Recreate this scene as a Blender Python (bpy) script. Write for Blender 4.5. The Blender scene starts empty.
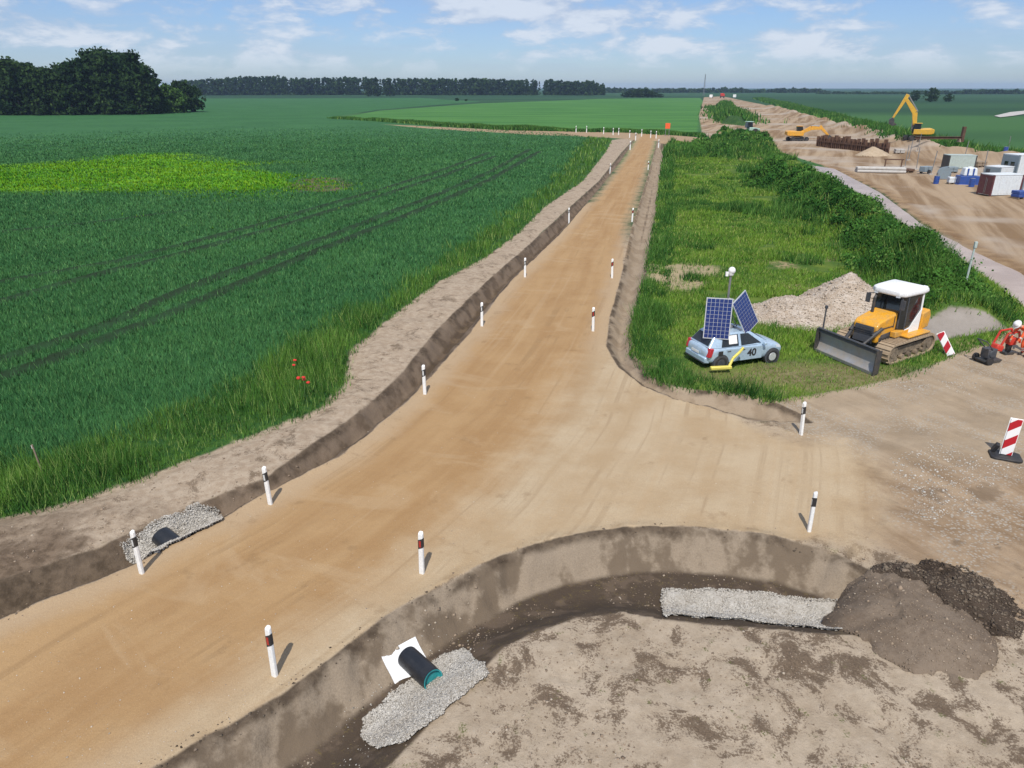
import bpy, bmesh, math, random
import numpy as np
from mathutils import Vector, Matrix, Euler
random.seed(7)
RNG = np.random.default_rng(11)
sc = bpy.context.scene
COL = sc.collection
R = math.radians

# ------------------------------------------------------------------ camera
CAM_H, FPX, PITCH = 10.5, 720.0, R(22.4)
cam_d = bpy.data.cameras.new("camera")
cam_d.sensor_width = 36.0
cam_d.lens = FPX / 1024 * 36.0
cam_d.clip_start = 0.2
cam_d.clip_end = 20000
cam = bpy.data.objects.new("camera", cam_d)
COL.objects.link(cam)
cam.location = (0, 0, CAM_H)
cam.rotation_euler = (math.pi / 2 - PITCH, 0, 0)
sc.camera = cam

def G(px, py, z=0.0):
    """ground point (at height z) that a photo pixel shows: used as a survey of the place"""
    u, v = (px - 512) / FPX, (py - 384) / FPX
    dy = math.cos(PITCH) - v * math.sin(PITCH)
    dz = -math.sin(PITCH) - v * math.cos(PITCH)
    t = (z - CAM_H) / dz
    return (u * t, dy * t)
def GP(pts, z=0.0):
    return np.array([G(a, b, z) for a, b in pts])

# ------------------------------------------------------------------ object helpers
def tag(o, label=None, cat=None, group=None, kind=None):
    if label: o["label"] = label
    if cat: o["category"] = cat
    if group: o["group"] = group
    if kind: o["kind"] = kind
    return o
def thing(name, label, cat, loc=(0, 0, 0), rotz=0.0, group=None):
    o = bpy.data.objects.new(name, None)
    COL.objects.link(o)
    o.location = loc
    o.rotation_euler = (0, 0, rotz)
    return tag(o, label, cat, group)
def copy_tree(o, parent=None):
    c = o.copy()
    COL.objects.link(c)
    c.parent = parent
    for ch in list(o.children):
        copy_tree(ch, c)
    return c

class MB:
    """collects solids; build() links them as one mesh object"""
    def __init__(s):
        s.v, s.f, s.m = [], [], []
    def add(s, vs, fs, mi=0):
        b = len(s.v)
        s.v += [tuple(p) for p in vs]
        s.f += [tuple(i + b for i in f) for f in fs]
        s.m += [mi] * len(fs)
        return s
    def box(s, c, size, rot=(0, 0, 0), mi=0, taper=1.0):
        M = Euler(rot).to_matrix()
        hx, hy, hz = size[0] / 2, size[1] / 2, size[2] / 2
        vs = []
        for z, k in ((-hz, 1.0), (hz, taper)):
            for x, y in ((-hx, -hy), (hx, -hy), (hx, hy), (-hx, hy)):
                vs.append(M @ Vector((x * k, y * k, z)) + Vector(c))
        return s.add(vs, [(3, 2, 1, 0), (4, 5, 6, 7), (0, 1, 5, 4), (1, 2, 6, 5), (2, 3, 7, 6), (3, 0, 4, 7)], mi)
    def cyl(s, p0, p1, r0, r1=None, n=10, mi=0, caps=True):
        r1 = r0 if r1 is None else r1
        p0, p1 = Vector(p0), Vector(p1)
        d = (p1 - p0).normalized()
        a = d.orthogonal().normalized()
        b = d.cross(a)
        vs = []
        for p, r in ((p0, r0), (p1, r1)):
            for i in range(n):
                t = 2 * math.pi * i / n
                vs.append(p + (a * math.cos(t) + b * math.sin(t)) * r)
        fs = [(i, (i + 1) % n, n + (i + 1) % n, n + i) for i in range(n)]
        if caps:
            fs += [tuple(reversed(range(n))), tuple(range(n, 2 * n))]
        return s.add(vs, fs, mi)
    def tube(s, pts, r, n=8, mi=0):
        for a, b in zip(pts[:-1], pts[1:]):
            s.cyl(a, b, r, r, n, mi)
        return s
    def prism(s, poly, y0, y1, mi=0, plane="xz"):
        """polygon in xz (extruded along y), xy (along z) or yz (along x)"""
        def P3(a, b, t):
            return (a, t, b) if plane == "xz" else ((a, b, t) if plane == "xy" else (t, a, b))
        n = len(poly)
        vs = [P3(a, b, y0) for a, b in poly] + [P3(a, b, y1) for a, b in poly]
        fs = [(i, (i + 1) % n, n + (i + 1) % n, n + i) for i in range(n)]
        fs += [tuple(reversed(range(n))), tuple(range(n, 2 * n))]
        return s.add(vs, fs, mi)
    def sphere(s, c, r, n=10, m=6, sx=1, sy=1, sz=1, mi=0):
        vs = [(c[0], c[1], c[2] + r * sz)]
        for j in range(1, m):
            ph = math.pi * j / m
            for i in range(n):
                t = 2 * math.pi * i / n
                vs.append((c[0] + r * sx * math.sin(ph) * math.cos(t), c[1] + r * sy * math.sin(ph) * math.sin(t), c[2] + r * sz * math.cos(ph)))
        vs.append((c[0], c[1], c[2] - r * sz))
        fs = [(0, 1 + i, 1 + (i + 1) % n) for i in range(n)]
        for j in range(m - 2):
            a = 1 + j * n
            fs += [(a + i, a + n + i, a + n + (i + 1) % n, a + (i + 1) % n) for i in range(n)]
        a = 1 + (m - 2) * n
        fs += [(a + (i + 1) % n, a + i, len(vs) - 1) for i in range(n)]
        return s.add(vs, fs, mi)
    def loft(s, rings, mi=0, caps=True):
        n = len(rings[0])
        vs = [p for r in rings for p in r]
        fs = []
        for k in range(len(rings) - 1):
            for i in range(n):
                j = (i + 1) % n
                fs.append((k * n + i, k * n + j, (k + 1) * n + j, (k + 1) * n + i))
        if caps:
            fs += [tuple(reversed(range(n))), tuple(range((len(rings) - 1) * n, len(rings) * n))]
        return s.add(vs, fs, mi)
    def quadplate(s, q, off, th, mi=0):
        """thin plate over quad q (list of Vectors), pushed out along its normal"""
        q = [Vector(p) for p in q]
        nrm = (q[1] - q[0]).cross(q[-1] - q[0]).normalized()
        a = [p + nrm * off for p in q]
        b = [p + nrm * (off + th) for p in q]
        n = len(q)
        fs = [tuple(reversed(range(n))), tuple(range(n, 2 * n))]
        fs += [(i, (i + 1) % n, n + (i + 1) % n, n + i) for i in range(n)]
        return s.add(a + b, fs, mi)
    def build(s, name, mats, parent=None, bevel=0.0, smooth=False, seg=2):
        me = bpy.data.meshes.new(name)
        me.from_pydata(s.v, [], s.f)
        for m in (mats if isinstance(mats, (list, tuple)) else [mats]):
            me.materials.append(m)
        me.polygons.foreach_set("material_index", s.m)
        bm = bmesh.new(); bm.from_mesh(me)
        bmesh.ops.recalc_face_normals(bm, faces=bm.faces)
        bm.to_mesh(me); bm.free()
        if smooth:
            me.polygons.foreach_set("use_smooth", [True] * len(me.polygons))
        me.update()
        o = bpy.data.objects.new(name, me)
        COL.objects.link(o)
        o.parent = parent
        if bevel:
            b = o.modifiers.new("bevel", "BEVEL"); b.width = bevel; b.segments = seg; b.limit_method = "ANGLE"; b.angle_limit = R(35)
        if smooth or bevel:
            try:
                me.set_sharp_from_angle(angle=R(40))
            except Exception:
                pass
            me.polygons.foreach_set("use_smooth", [True] * len(me.polygons))
        return o

def fast_mesh(name, verts, faces, k, mat, attrs=None, smooth=False):
    """numpy mesh: verts (n,3), faces (m,k)"""
    me = bpy.data.meshes.new(name)
    n, m = len(verts), len(faces)
    me.vertices.add(n)
    me.vertices.foreach_set("co", np.ascontiguousarray(verts, dtype=np.float32).ravel())
    me.loops.add(m * k)
    me.loops.foreach_set("vertex_index", np.ascontiguousarray(faces, dtype=np.int32).ravel())
    me.polygons.add(m)
    me.polygons.foreach_set("loop_start", np.arange(0, m * k, k, dtype=np.int32))
    if smooth:
        me.polygons.foreach_set("use_smooth", np.ones(m, dtype=bool))
    me.update(calc_edges=True)
    for an, av in (attrs or {}).items():
        a = me.attributes.new(an, "FLOAT", "POINT")
        a.data.foreach_set("value", np.ascontiguousarray(av, dtype=np.float32))
    me.materials.append(mat)
    o = bpy.data.objects.new(name, me)
    COL.objects.link(o)
    return o

# ------------------------------------------------------------------ node helpers
class NT:
    def __init__(s, tree):
        s.t = tree; s.n = tree.nodes; s.l = tree.links
    def new(s, kind, **kw):
        nd = s.n.new(kind)
        for k, v in kw.items(): setattr(nd, k, v)
        return nd
    def put(s, sock, v):
        if v is None: return
        if isinstance(v, bpy.types.NodeSocket): s.l.new(v, sock)
        elif isinstance(v, (tuple, list)) and len(v) == 3 and sock.type == "RGBA": sock.default_value = (*v, 1)
        else: sock.default_value = v
    def math(s, op, a, b=None, c=None, clamp=False):
        nd = s.new("ShaderNodeMath", operation=op, use_clamp=clamp)
        s.put(nd.inputs[0], a); s.put(nd.inputs[1], b); s.put(nd.inputs[2], c)
        return nd.outputs[0]
    def add(s, a, b): return s.math("ADD", a, b)
    def mul(s, a, b): return s.math("MULTIPLY", a, b)
    def sub(s, a, b): return s.math("SUBTRACT", a, b)
    def mx(s, a, b): return s.math("MAXIMUM", a, b)
    def mn(s, a, b): return s.math("MINIMUM", a, b)
    def step(s, v, lo, hi, a=0.0, b=1.0):
        nd = s.new("ShaderNodeMapRange", interpolation_type="SMOOTHSTEP")
        s.put(nd.inputs[0], v); s.put(nd.inputs[1], lo); s.put(nd.inputs[2], hi); s.put(nd.inputs[3], a); s.put(nd.inputs[4], b)
        return nd.outputs[0]
    def mix(s, f, a, b, blend="MIX"):
        nd = s.new("ShaderNodeMix", data_type="RGBA", blend_type=blend)
        s.put(nd.inputs[0], f); s.put(nd.inputs[6], a); s.put(nd.inputs[7], b)
        return nd.outputs[2]
    def attr(s, name):
        return s.new("ShaderNodeAttribute", attribute_name=name).outputs["Fac"]
    def pos(s): return s.new("ShaderNodeNewGeometry").outputs["Position"]
    def obj(s): return s.new("ShaderNodeTexCoord").outputs["Object"]
    def vmul(s, v, k):
        nd = s.new("ShaderNodeVectorMath", operation="MULTIPLY"); s.put(nd.inputs[0], v); nd.inputs[1].default_value = k
        return nd.outputs[0]
    def comb(s, x, y, z):
        nd = s.new("ShaderNodeCombineXYZ"); s.put(nd.inputs[0], x); s.put(nd.inputs[1], y); s.put(nd.inputs[2], z)
        return nd.outputs[0]
    def sep(s, v):
        nd = s.new("ShaderNodeSeparateXYZ"); s.put(nd.inputs[0], v); return nd.outputs
    def noise(s, vec, scale, detail=3.0, rough=0.55, dist=0.0):
        nd = s.new("ShaderNodeTexNoise"); s.put(nd.inputs["Vector"], vec)
        nd.inputs["Scale"].default_value = scale; nd.inputs["Detail"].default_value = detail
        nd.inputs["Roughness"].default_value = rough; nd.inputs["Distortion"].default_value = dist
        return nd.outputs["Fac"]
    def voro(s, vec, scale, out="Distance", feature="F1"):
        nd = s.new("ShaderNodeTexVoronoi", feature=feature); s.put(nd.inputs["Vector"], vec); nd.inputs["Scale"].default_value = scale
        return nd.outputs[out]
    def bump(s, h, strength=0.5, dist=0.05):
        nd = s.new("ShaderNodeBump"); s.put(nd.inputs["Height"], h); nd.inputs["Strength"].default_value = strength; nd.inputs["Distance"].default_value = dist
        return nd.outputs[0]

def new_mat(name):
    m = bpy.data.materials.new(name); m.use_nodes = True
    nt = NT(m.node_tree)
    bs = m.node_tree.nodes["Principled BSDF"]
    return m, nt, bs

def paint(name, col, rough=0.5, metal=0.0, dirt=0.25, dirt_col=(0.22, 0.16, 0.10), scale=3.0, var=0.12, trans=0.0, coat=0.0):
    """painted / moulded surface: slight tone variation, dust in blotches"""
    m, n, bs = new_mat(name)
    p = n.obj()
    a = n.noise(p, scale, 4, 0.6)
    b = n.noise(p, scale * 6, 4, 0.7)
    c = n.mix(n.step(b, 0.3, 0.7), tuple(x * (1 - var) for x in col), tuple(min(1, x * (1 + var)) for x in col))
    d = n.mul(n.step(n.add(n.mul(a, 0.7), n.mul(b, 0.3)), 0.42, 0.68), dirt)
    c = n.mix(d, c, dirt_col)
    n.put(bs.inputs["Base Color"], c)
    n.put(bs.inputs["Roughness"], n.step(d, 0, 1, rough, min(1, rough + 0.4)))
    bs.inputs["Metallic"].default_value = metal
    if coat: bs.inputs["Coat Weight"].default_value = coat
    return m
# ------------------------------------------------------------------ numeric terrain
def _h(ix, iy, seed):
    h = (ix.astype(np.int64) * 374761393 + iy.astype(np.int64) * 668265263 + seed * 1274126177) & 0xFFFFFFFF
    h = ((h ^ (h >> 13)) * 1274126177) & 0xFFFFFFFF
    return ((h ^ (h >> 16)) & 0xFFFF) / 65535.0
def vnoise(x, y, seed=0):
    ix, iy = np.floor(x), np.floor(y)
    fx, fy = x - ix, y - iy
    fx = fx * fx * (3 - 2 * fx); fy = fy * fy * (3 - 2 * fy)
    a, b = _h(ix, iy, seed), _h(ix + 1, iy, seed)
    c, d = _h(ix, iy + 1, seed), _h(ix + 1, iy + 1, seed)
    return (a * (1 - fx) + b * fx) * (1 - fy) + (c * (1 - fx) + d * fx) * fy - 0.5
def fbm(x, y, s, seed=0, o=3):
    r, a = 0, 1.0
    for i in range(o):
        r = r + a * vnoise(x * s, y * s, seed + i); s *= 2.1; a *= 0.5
    return r
def sstep(v, lo, hi):
    t = np.clip((v - lo) / (hi - lo), 0, 1); return t * t * (3 - 2 * t)

def sdpoly(x, y, poly, margin=12.0):
    """signed distance to a polygon, positive inside; -margin far away"""
    poly = np.asarray(poly)
    margin = float(margin)
    out = np.full(x.shape, -margin)
    lo, hi = poly.min(0) - margin, poly.max(0) + margin
    sel = (x > lo[0]) & (x < hi[0]) & (y > lo[1]) & (y < hi[1])
    if not sel.any(): return out
    X, Y = x[sel], y[sel]
    d2 = np.full(X.shape, 1e18); ins = np.zeros(X.shape, bool)
    n = len(poly)
    for i in range(n):
        ax, ay = poly[i]; bx, by = poly[(i + 1) % n]
        ex, ey = bx - ax, by - ay
        wx, wy = X - ax, Y - ay
        t = np.clip((wx * ex + wy * ey) / (ex * ex + ey * ey + 1e-12), 0, 1)
        d2 = np.minimum(d2, (wx - ex * t) ** 2 + (wy - ey * t) ** 2)
        if ay != by:
            c = ((ay > Y) != (by > Y)) & (X < (bx - ax) * (Y - ay) / (by - ay) + ax)
            ins ^= c
    d = np.sqrt(d2)
    out[sel] = np.maximum(np.where(ins, d, -d), -margin)
    return out
def polyuv(x, y, line):
    """signed offset to the right of a polyline and arc length along it"""
    line = np.asarray(line)
    best = np.full(x.shape, 1e18); U = np.zeros(x.shape); V = np.zeros(x.shape); s0 = 0.0
    for (ax, ay), (bx, by) in zip(line[:-1], line[1:]):
        ex, ey = bx - ax, by - ay; L = math.hypot(ex, ey)
        t = np.clip(((x - ax) * ex + (y - ay) * ey) / (L * L), 0, 1)
        dx, dy = x - ax - ex * t, y - ay - ey * t
        d = dx * dx + dy * dy
        m = d < best
        best[m] = d[m]
        U[m] = (np.sqrt(d) * np.sign(dx * ey - dy * ex))[m]
        V[m] = (s0 + t * L)[m]; s0 += L
    return U, V
def pldist(x, y, line):
    u, v = polyuv(x, y, line); return np.abs(u)

RL = [(-420, 800), (-180, 690), (0, 619), (125, 567), (184, 538), (219, 521), (269, 491), (320, 467), (344, 455), (406, 402), (437, 370), (462, 342), (512, 280), (560, 234), (600, 188), (620, 162), (634, 141), (640, 134)]
RR1 = [(-60, 900), (80, 808), (180, 751), (280, 693), (339, 650), (386, 616), (439, 587), (499, 556), (551, 539), (594, 531), (627, 527), (680, 526), (735, 531), (776, 537), (830, 550)]
RR2 = [(809, 435), (752, 421), (712, 408), (674, 399), (643, 386), (618, 367), (606, 346), (610, 314), (620, 280), (632, 226), (648, 175), (657, 141), (664, 134)]
ROAD = GP(RL + RR2[::-1] + [(850, 440), (885, 470), (890, 520), (868, 560)] + RR1[::-1])
GE = [(-420, 670), (-200, 590), (0, 520), (81, 500), (175, 467), (250, 437), (320, 409), (345, 385), (350, 352), (390, 319), (441, 281), (487, 257), (519, 233), (545, 207), (583, 181), (606, 152), (612, 140)]
VG = [(-420, 560), (-200, 520), (0, 470), (120, 440), (200, 405), (270, 370), (320, 335), (390, 298), (487, 233), (557, 178), (583, 146), (590, 138)]
LD = [(-420, 720), (-180, 640), (0, 580), (100, 546), (130, 531), (200, 503), (266, 478), (356, 414), (400, 374), (440, 326), (487, 281), (535, 239), (570, 207), (599, 181), (622, 152), (634, 139)]
DITCH_L = GP(RL + LD[::-1])
SAND_L = GP(LD + GE[::-1])
VERGE = GP(GE + VG[::-1])
CROP = GP(VG + [(560, 134), (440, 127), (385, 121), (330, 117), (375, 110), (480, 102), (420, 98), (0, 99), (-700, 99), (-700, 560)])
OUT_R = [(771, 402), (727, 394), (674, 388), (649, 377), (635, 355), (633, 335), (638, 314), (646, 280), (657, 217), (665, 149), (672, 141)]
DITCH_R = GP(RR2[1:-1] + OUT_R[::-1] + [(800, 413), (815, 423)])
NR = [(200, 930), (300, 840), (345, 806), (392, 768), (432, 726), (470, 690), (504, 654), (537, 637), (579, 621), (622, 614), (663, 623), (760, 633), (842, 640), (900, 636)]
DITCH_N = np.vstack([GP(RR1 + [(880, 572)]), GP(NR[::-1], -0.1)])
CROSS = GP([(380, 124.5), (440, 127.5), (520, 131), (640, 133), (700, 138), (720, 139), (712, 146), (672, 142), (634, 140), (605, 138), (520, 134.5), (430, 129)])
FARBRIGHT = GP([(340, 118), (378, 111), (480, 104), (600, 99), (700, 98), (703, 101), (699, 115), (697, 136), (640, 132), (520, 129), (440, 125.5), (385, 120.5)])
HAUL = GP([(704, 97), (722, 96), (760, 104), (800, 115), (835, 124), (875, 134), (930, 148), (1024, 161), (1300, 190), (1300, 420), (1024, 300), (977, 251), (925, 224), (880, 191), (835, 169), (805, 160), (775, 150), (752, 137), (728, 128), (712, 139), (702, 132), (699, 116)])
ISLAND = GP([(716, 104), (733, 105), (738, 114), (748, 122), (744, 126), (722, 124), (716, 116)])
WATER = GP([(803, 163), (846, 187), (902, 225), (970, 267), (1030, 308), (1150, 390), (1150, 345), (1024, 272), (977, 251), (925, 224), (880, 191), (835, 168)])
MEADOW = np.vstack([GP(OUT_R), GP([(700, 145), (712, 140), (730, 128), (752, 137), (775, 150), (803, 163), (846, 187), (902, 225), (970, 267), (1030, 312), (1024, 322), (985, 345), (945, 360), (905, 378), (840, 392)])])
BRIGHT = GP([(-260, 171), (0, 165), (60, 161), (150, 153), (190, 153), (245, 162), (278, 176), (292, 187), (250, 191), (0, 193), (-260, 197)])
BROWNP = GP([(285, 186), (300, 180), (340, 178), (352, 186), (335, 193), (300, 193)])
PUDDLE = GP([(880, 345), (888, 330), (945, 323), (985, 325), (1012, 330), (975, 337), (930, 343)])
CENTRE = GP([(-300, 900), (-120, 790), (0, 722), (100, 655), (200, 597), (300, 540), (400, 470), (475, 405), (525, 345), (560, 290), (598, 220), (622, 180), (647, 141)])
TRAMS = [GP(t) for t in (
    [(-200, 335), (0, 284), (117, 263), (187, 246), (273, 222), (324, 207), (390, 188), (440, 172), (490, 153)],
    [(-200, 362), (0, 304), (58, 287), (129, 268), (187, 254), (273, 230), (324, 214), (390, 194), (440, 178), (495, 157)],
    [(-200, 425), (0, 362), (98, 331), (156, 304), (219, 278), (312, 245), (390, 214), (440, 195), (490, 173), (530, 150)],
    [(-150, 432), (78, 352), (172, 315), (227, 291), (320, 252), (390, 224), (440, 203), (490, 181), (540, 152)],
    [(-100, 250), (0, 233), (109, 222), (190, 212)])]
RIDGES = [(GP([(672, 158), (700, 152), (730, 153), (752, 160)]), 2.2, 1.3), (GP([(725, 139), (748, 142), (765, 150)]), 2.5, 1.9),
          (GP([(768, 184), (800, 196), (832, 221), (872, 246), (912, 284), (950, 316)]), 1.6, 2.5)]

ROUT, RINN = GP(RR1 + [(880, 572)]), GP(NR, -0.1)
def fields(x, y):
    F = {}
    F["road"] = sdpoly(x, y, ROAD)
    F["ditchL"] = sdpoly(x, y, DITCH_L); F["ditchR"] = sdpoly(x, y, DITCH_R); F["ditchN"] = sdpoly(x, y, DITCH_N)
    F["sand"] = sdpoly(x, y, SAND_L); F["verge"] = sdpoly(x, y, VERGE); F["crop"] = sdpoly(x, y, CROP, 15)
    F["cross"] = sdpoly(x, y, CROSS); F["farb"] = sdpoly(x, y, FARBRIGHT, 15)
    F["haul"] = np.minimum(sdpoly(x, y, HAUL), -sdpoly(x, y, ISLAND)); F["water"] = sdpoly(x, y, WATER); F["mead"] = sdpoly(x, y, MEADOW)
    F["bright"] = sdpoly(x, y, BRIGHT); F["brown"] = sdpoly(x, y, BROWNP); F["pud"] = sdpoly(x, y, PUDDLE)
    F["isl"] = sdpoly(x, y, ISLAND)
    F["dno"] = np.where(F["ditchN"] > -1.5, pldist(x, y, ROUT) * np.sign(F["ditchN"]), -2.0)
    F["dni"] = np.where(F["ditchN"] > -1.5, pldist(x, y, RINN) * np.sign(F["ditchN"]), -2.0)
    return F
def height(x, y, F=None):
    F = F or fields(x, y)
    wob = fbm(x, y, 0.8, 3, 3) + 0.9 * fbm(x, y, 2.6, 4, 2) * (y < 60)
    z = np.zeros(x.shape)
    z -= 0.62 * sstep(F["ditchL"] + 0.12 * wob, -0.03, 0.75)
    z -= 0.42 * sstep(F["ditchR"] + 0.12 * wob, 0.0, 0.7)
    z -= 0.74 * np.minimum(sstep(F["dno"] + 0.17 * wob, -0.03, 0.95), sstep(F["dni"] + 0.10 * wob, -0.05, 1.45) ** 0.8)
    rd = sstep(F["road"], -0.05, 0.3)
    off = 1 - rd
    veg = sstep(np.maximum(F["verge"], np.maximum(F["crop"], F["mead"])), -0.2, 0.6)
    # road: faint ruts and camber; soil: lumps
    z += rd * (0.012 * fbm(x, y, 0.9, 5, 2))
    near = np.clip(1.6 - np.hypot(x, y) / 60, 0, 1)
    soil = off * (1 - veg)
    z += soil * near * (0.05 * fbm(x, y, 1.6, 9, 4) + 0.10 * fbm(x, y, 0.45, 21, 2)) * (1 - 0.5 * sstep(F["ditchN"], 0, .4))
    z += veg * (0.12 + 0.10 * fbm(x, y, 0.25, 33, 2))
    z += sstep(F["sand"], 0.0, 0.8) * 0.10
    z += off * sstep(-np.maximum.reduce([F["verge"], F["crop"], F["mead"], F["ditchL"], F["ditchN"], F["ditchR"], F["haul"]]), 0, 2) * sstep(y, 30, 60) * 0.1
    for ln, w, h in RIDGES:
        d = pldist(x, y, ln)
        z += h * np.exp(-(d / w) ** 2) * (0.8 + 0.9 * np.clip(fbm(x, y, 0.22, 41, 2), -0.5, 0.6)) * sstep(F["mead"], -0.5, 1.2)
    z += sstep(F["isl"], 0.0, 3.0) * 2.2
    # channel and haul road
    z -= 0.45 * sstep(F["water"], -0.3, 1.0)
    z += sstep(F["haul"], 0.5, 3) * (0.35 * fbm(x, y, 0.09, 51, 3) + 0.1 * fbm(x, y, 0.5, 52, 2))
    z -= 0.09 * sstep(F["pud"], -0.3, 0.4)
    # spoil heaped along the far edge of the haul road
    d = pldist(x, y, SPOIL)
    z += (1.1 + 1.6 * np.clip(fbm(x, y, 0.16, 61, 2), -0.5, 0.7)) * np.exp(-(d / 2.6) ** 2) * sstep(y, 40, 70)
    # gentle swell of the far country
    z += 0.6 * fbm(x, y, 0.004, 71, 2) * sstep(np.hypot(x, y), 150, 600)
    return z
SPOIL = GP([(770, 107), (800, 116), (835, 126), (880, 137), (935, 151), (1024, 165), (1150, 180)])
def H1(x, y):
    return float(height(np.array([float(x)]), np.array([float(y)]))[0])

def GT(px, py):
    """where the sight line through a photo pixel meets the modelled ground"""
    u, v = (px - 512) / FPX, (py - 384) / FPX
    d = np.array([u, math.cos(PITCH) - v * math.sin(PITCH), -math.sin(PITCH) - v * math.cos(PITCH)])
    t = np.linspace((0.8 - CAM_H) / d[2], (-1.2 - CAM_H) / d[2], 260)
    x, y, z = u * t, d[1] * t, CAM_H + d[2] * t
    below = np.nonzero(z <= height(x, y))[0]
    k = below[0] if len(below) else -1
    return (float(x[k]), float(y[k]))
# grid: rows spread with distance from the near edge
def fan_grid():
    r = [3.0]
    while r[-1] < 7000:
        k = r[-1]
        r.append(k + k * (0.05 if k < 15 else 0.0045 if k < 46 else 0.0075 if k < 400 else 0.02))
    r = np.array(r)
    s = np.concatenate([np.linspace(-3.0, -0.8, 40)[:-1], np.linspace(-0.8, 0.8, 641), np.linspace(0.8, 3.0, 40)[1:]])
    return r, s
_r, _s = fan_grid()
RRr, SS = np.meshgrid(_r, _s, indexing="ij")
TX = (SS * RRr).ravel(); TY = (RRr - 8.0).ravel()
TF = fields(TX, TY)
TZ = height(TX, TY, TF)
RU, RV = polyuv(TX, TY, CENTRE)
tram = np.full(TX.shape, 9.0)
sel = (TF["crop"] > -1) & (TY < 220)
tt = np.full(sel.sum(), 9.0)
for t in TRAMS: tt = np.minimum(tt, pldist(TX[sel], TY[sel], t))
tram[sel] = tt
nr, ns = len(_r), len(_s)
ii = np.arange(nr * ns).reshape(nr, ns)
QF = np.stack([ii[:-1, :-1], ii[:-1, 1:], ii[1:, 1:], ii[1:, :-1]], -1).reshape(-1, 4)
ATT = dict(a_road=TF["road"], a_dl=TF["ditchL"], a_dr=TF["ditchR"], a_dn=TF["ditchN"], a_sand=TF["sand"], a_verge=TF["verge"], a_crop=TF["crop"],
           a_cross=TF["cross"], a_farb=TF["farb"], a_haul=TF["haul"], a_water=TF["water"], a_mead=TF["mead"], a_bright=TF["bright"], a_brown=TF["brown"], a_isl=TF["isl"],
           a_pud=TF["pud"], a_dno=TF["dno"], a_u=RU, a_v=RV, a_tram=tram)

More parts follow.
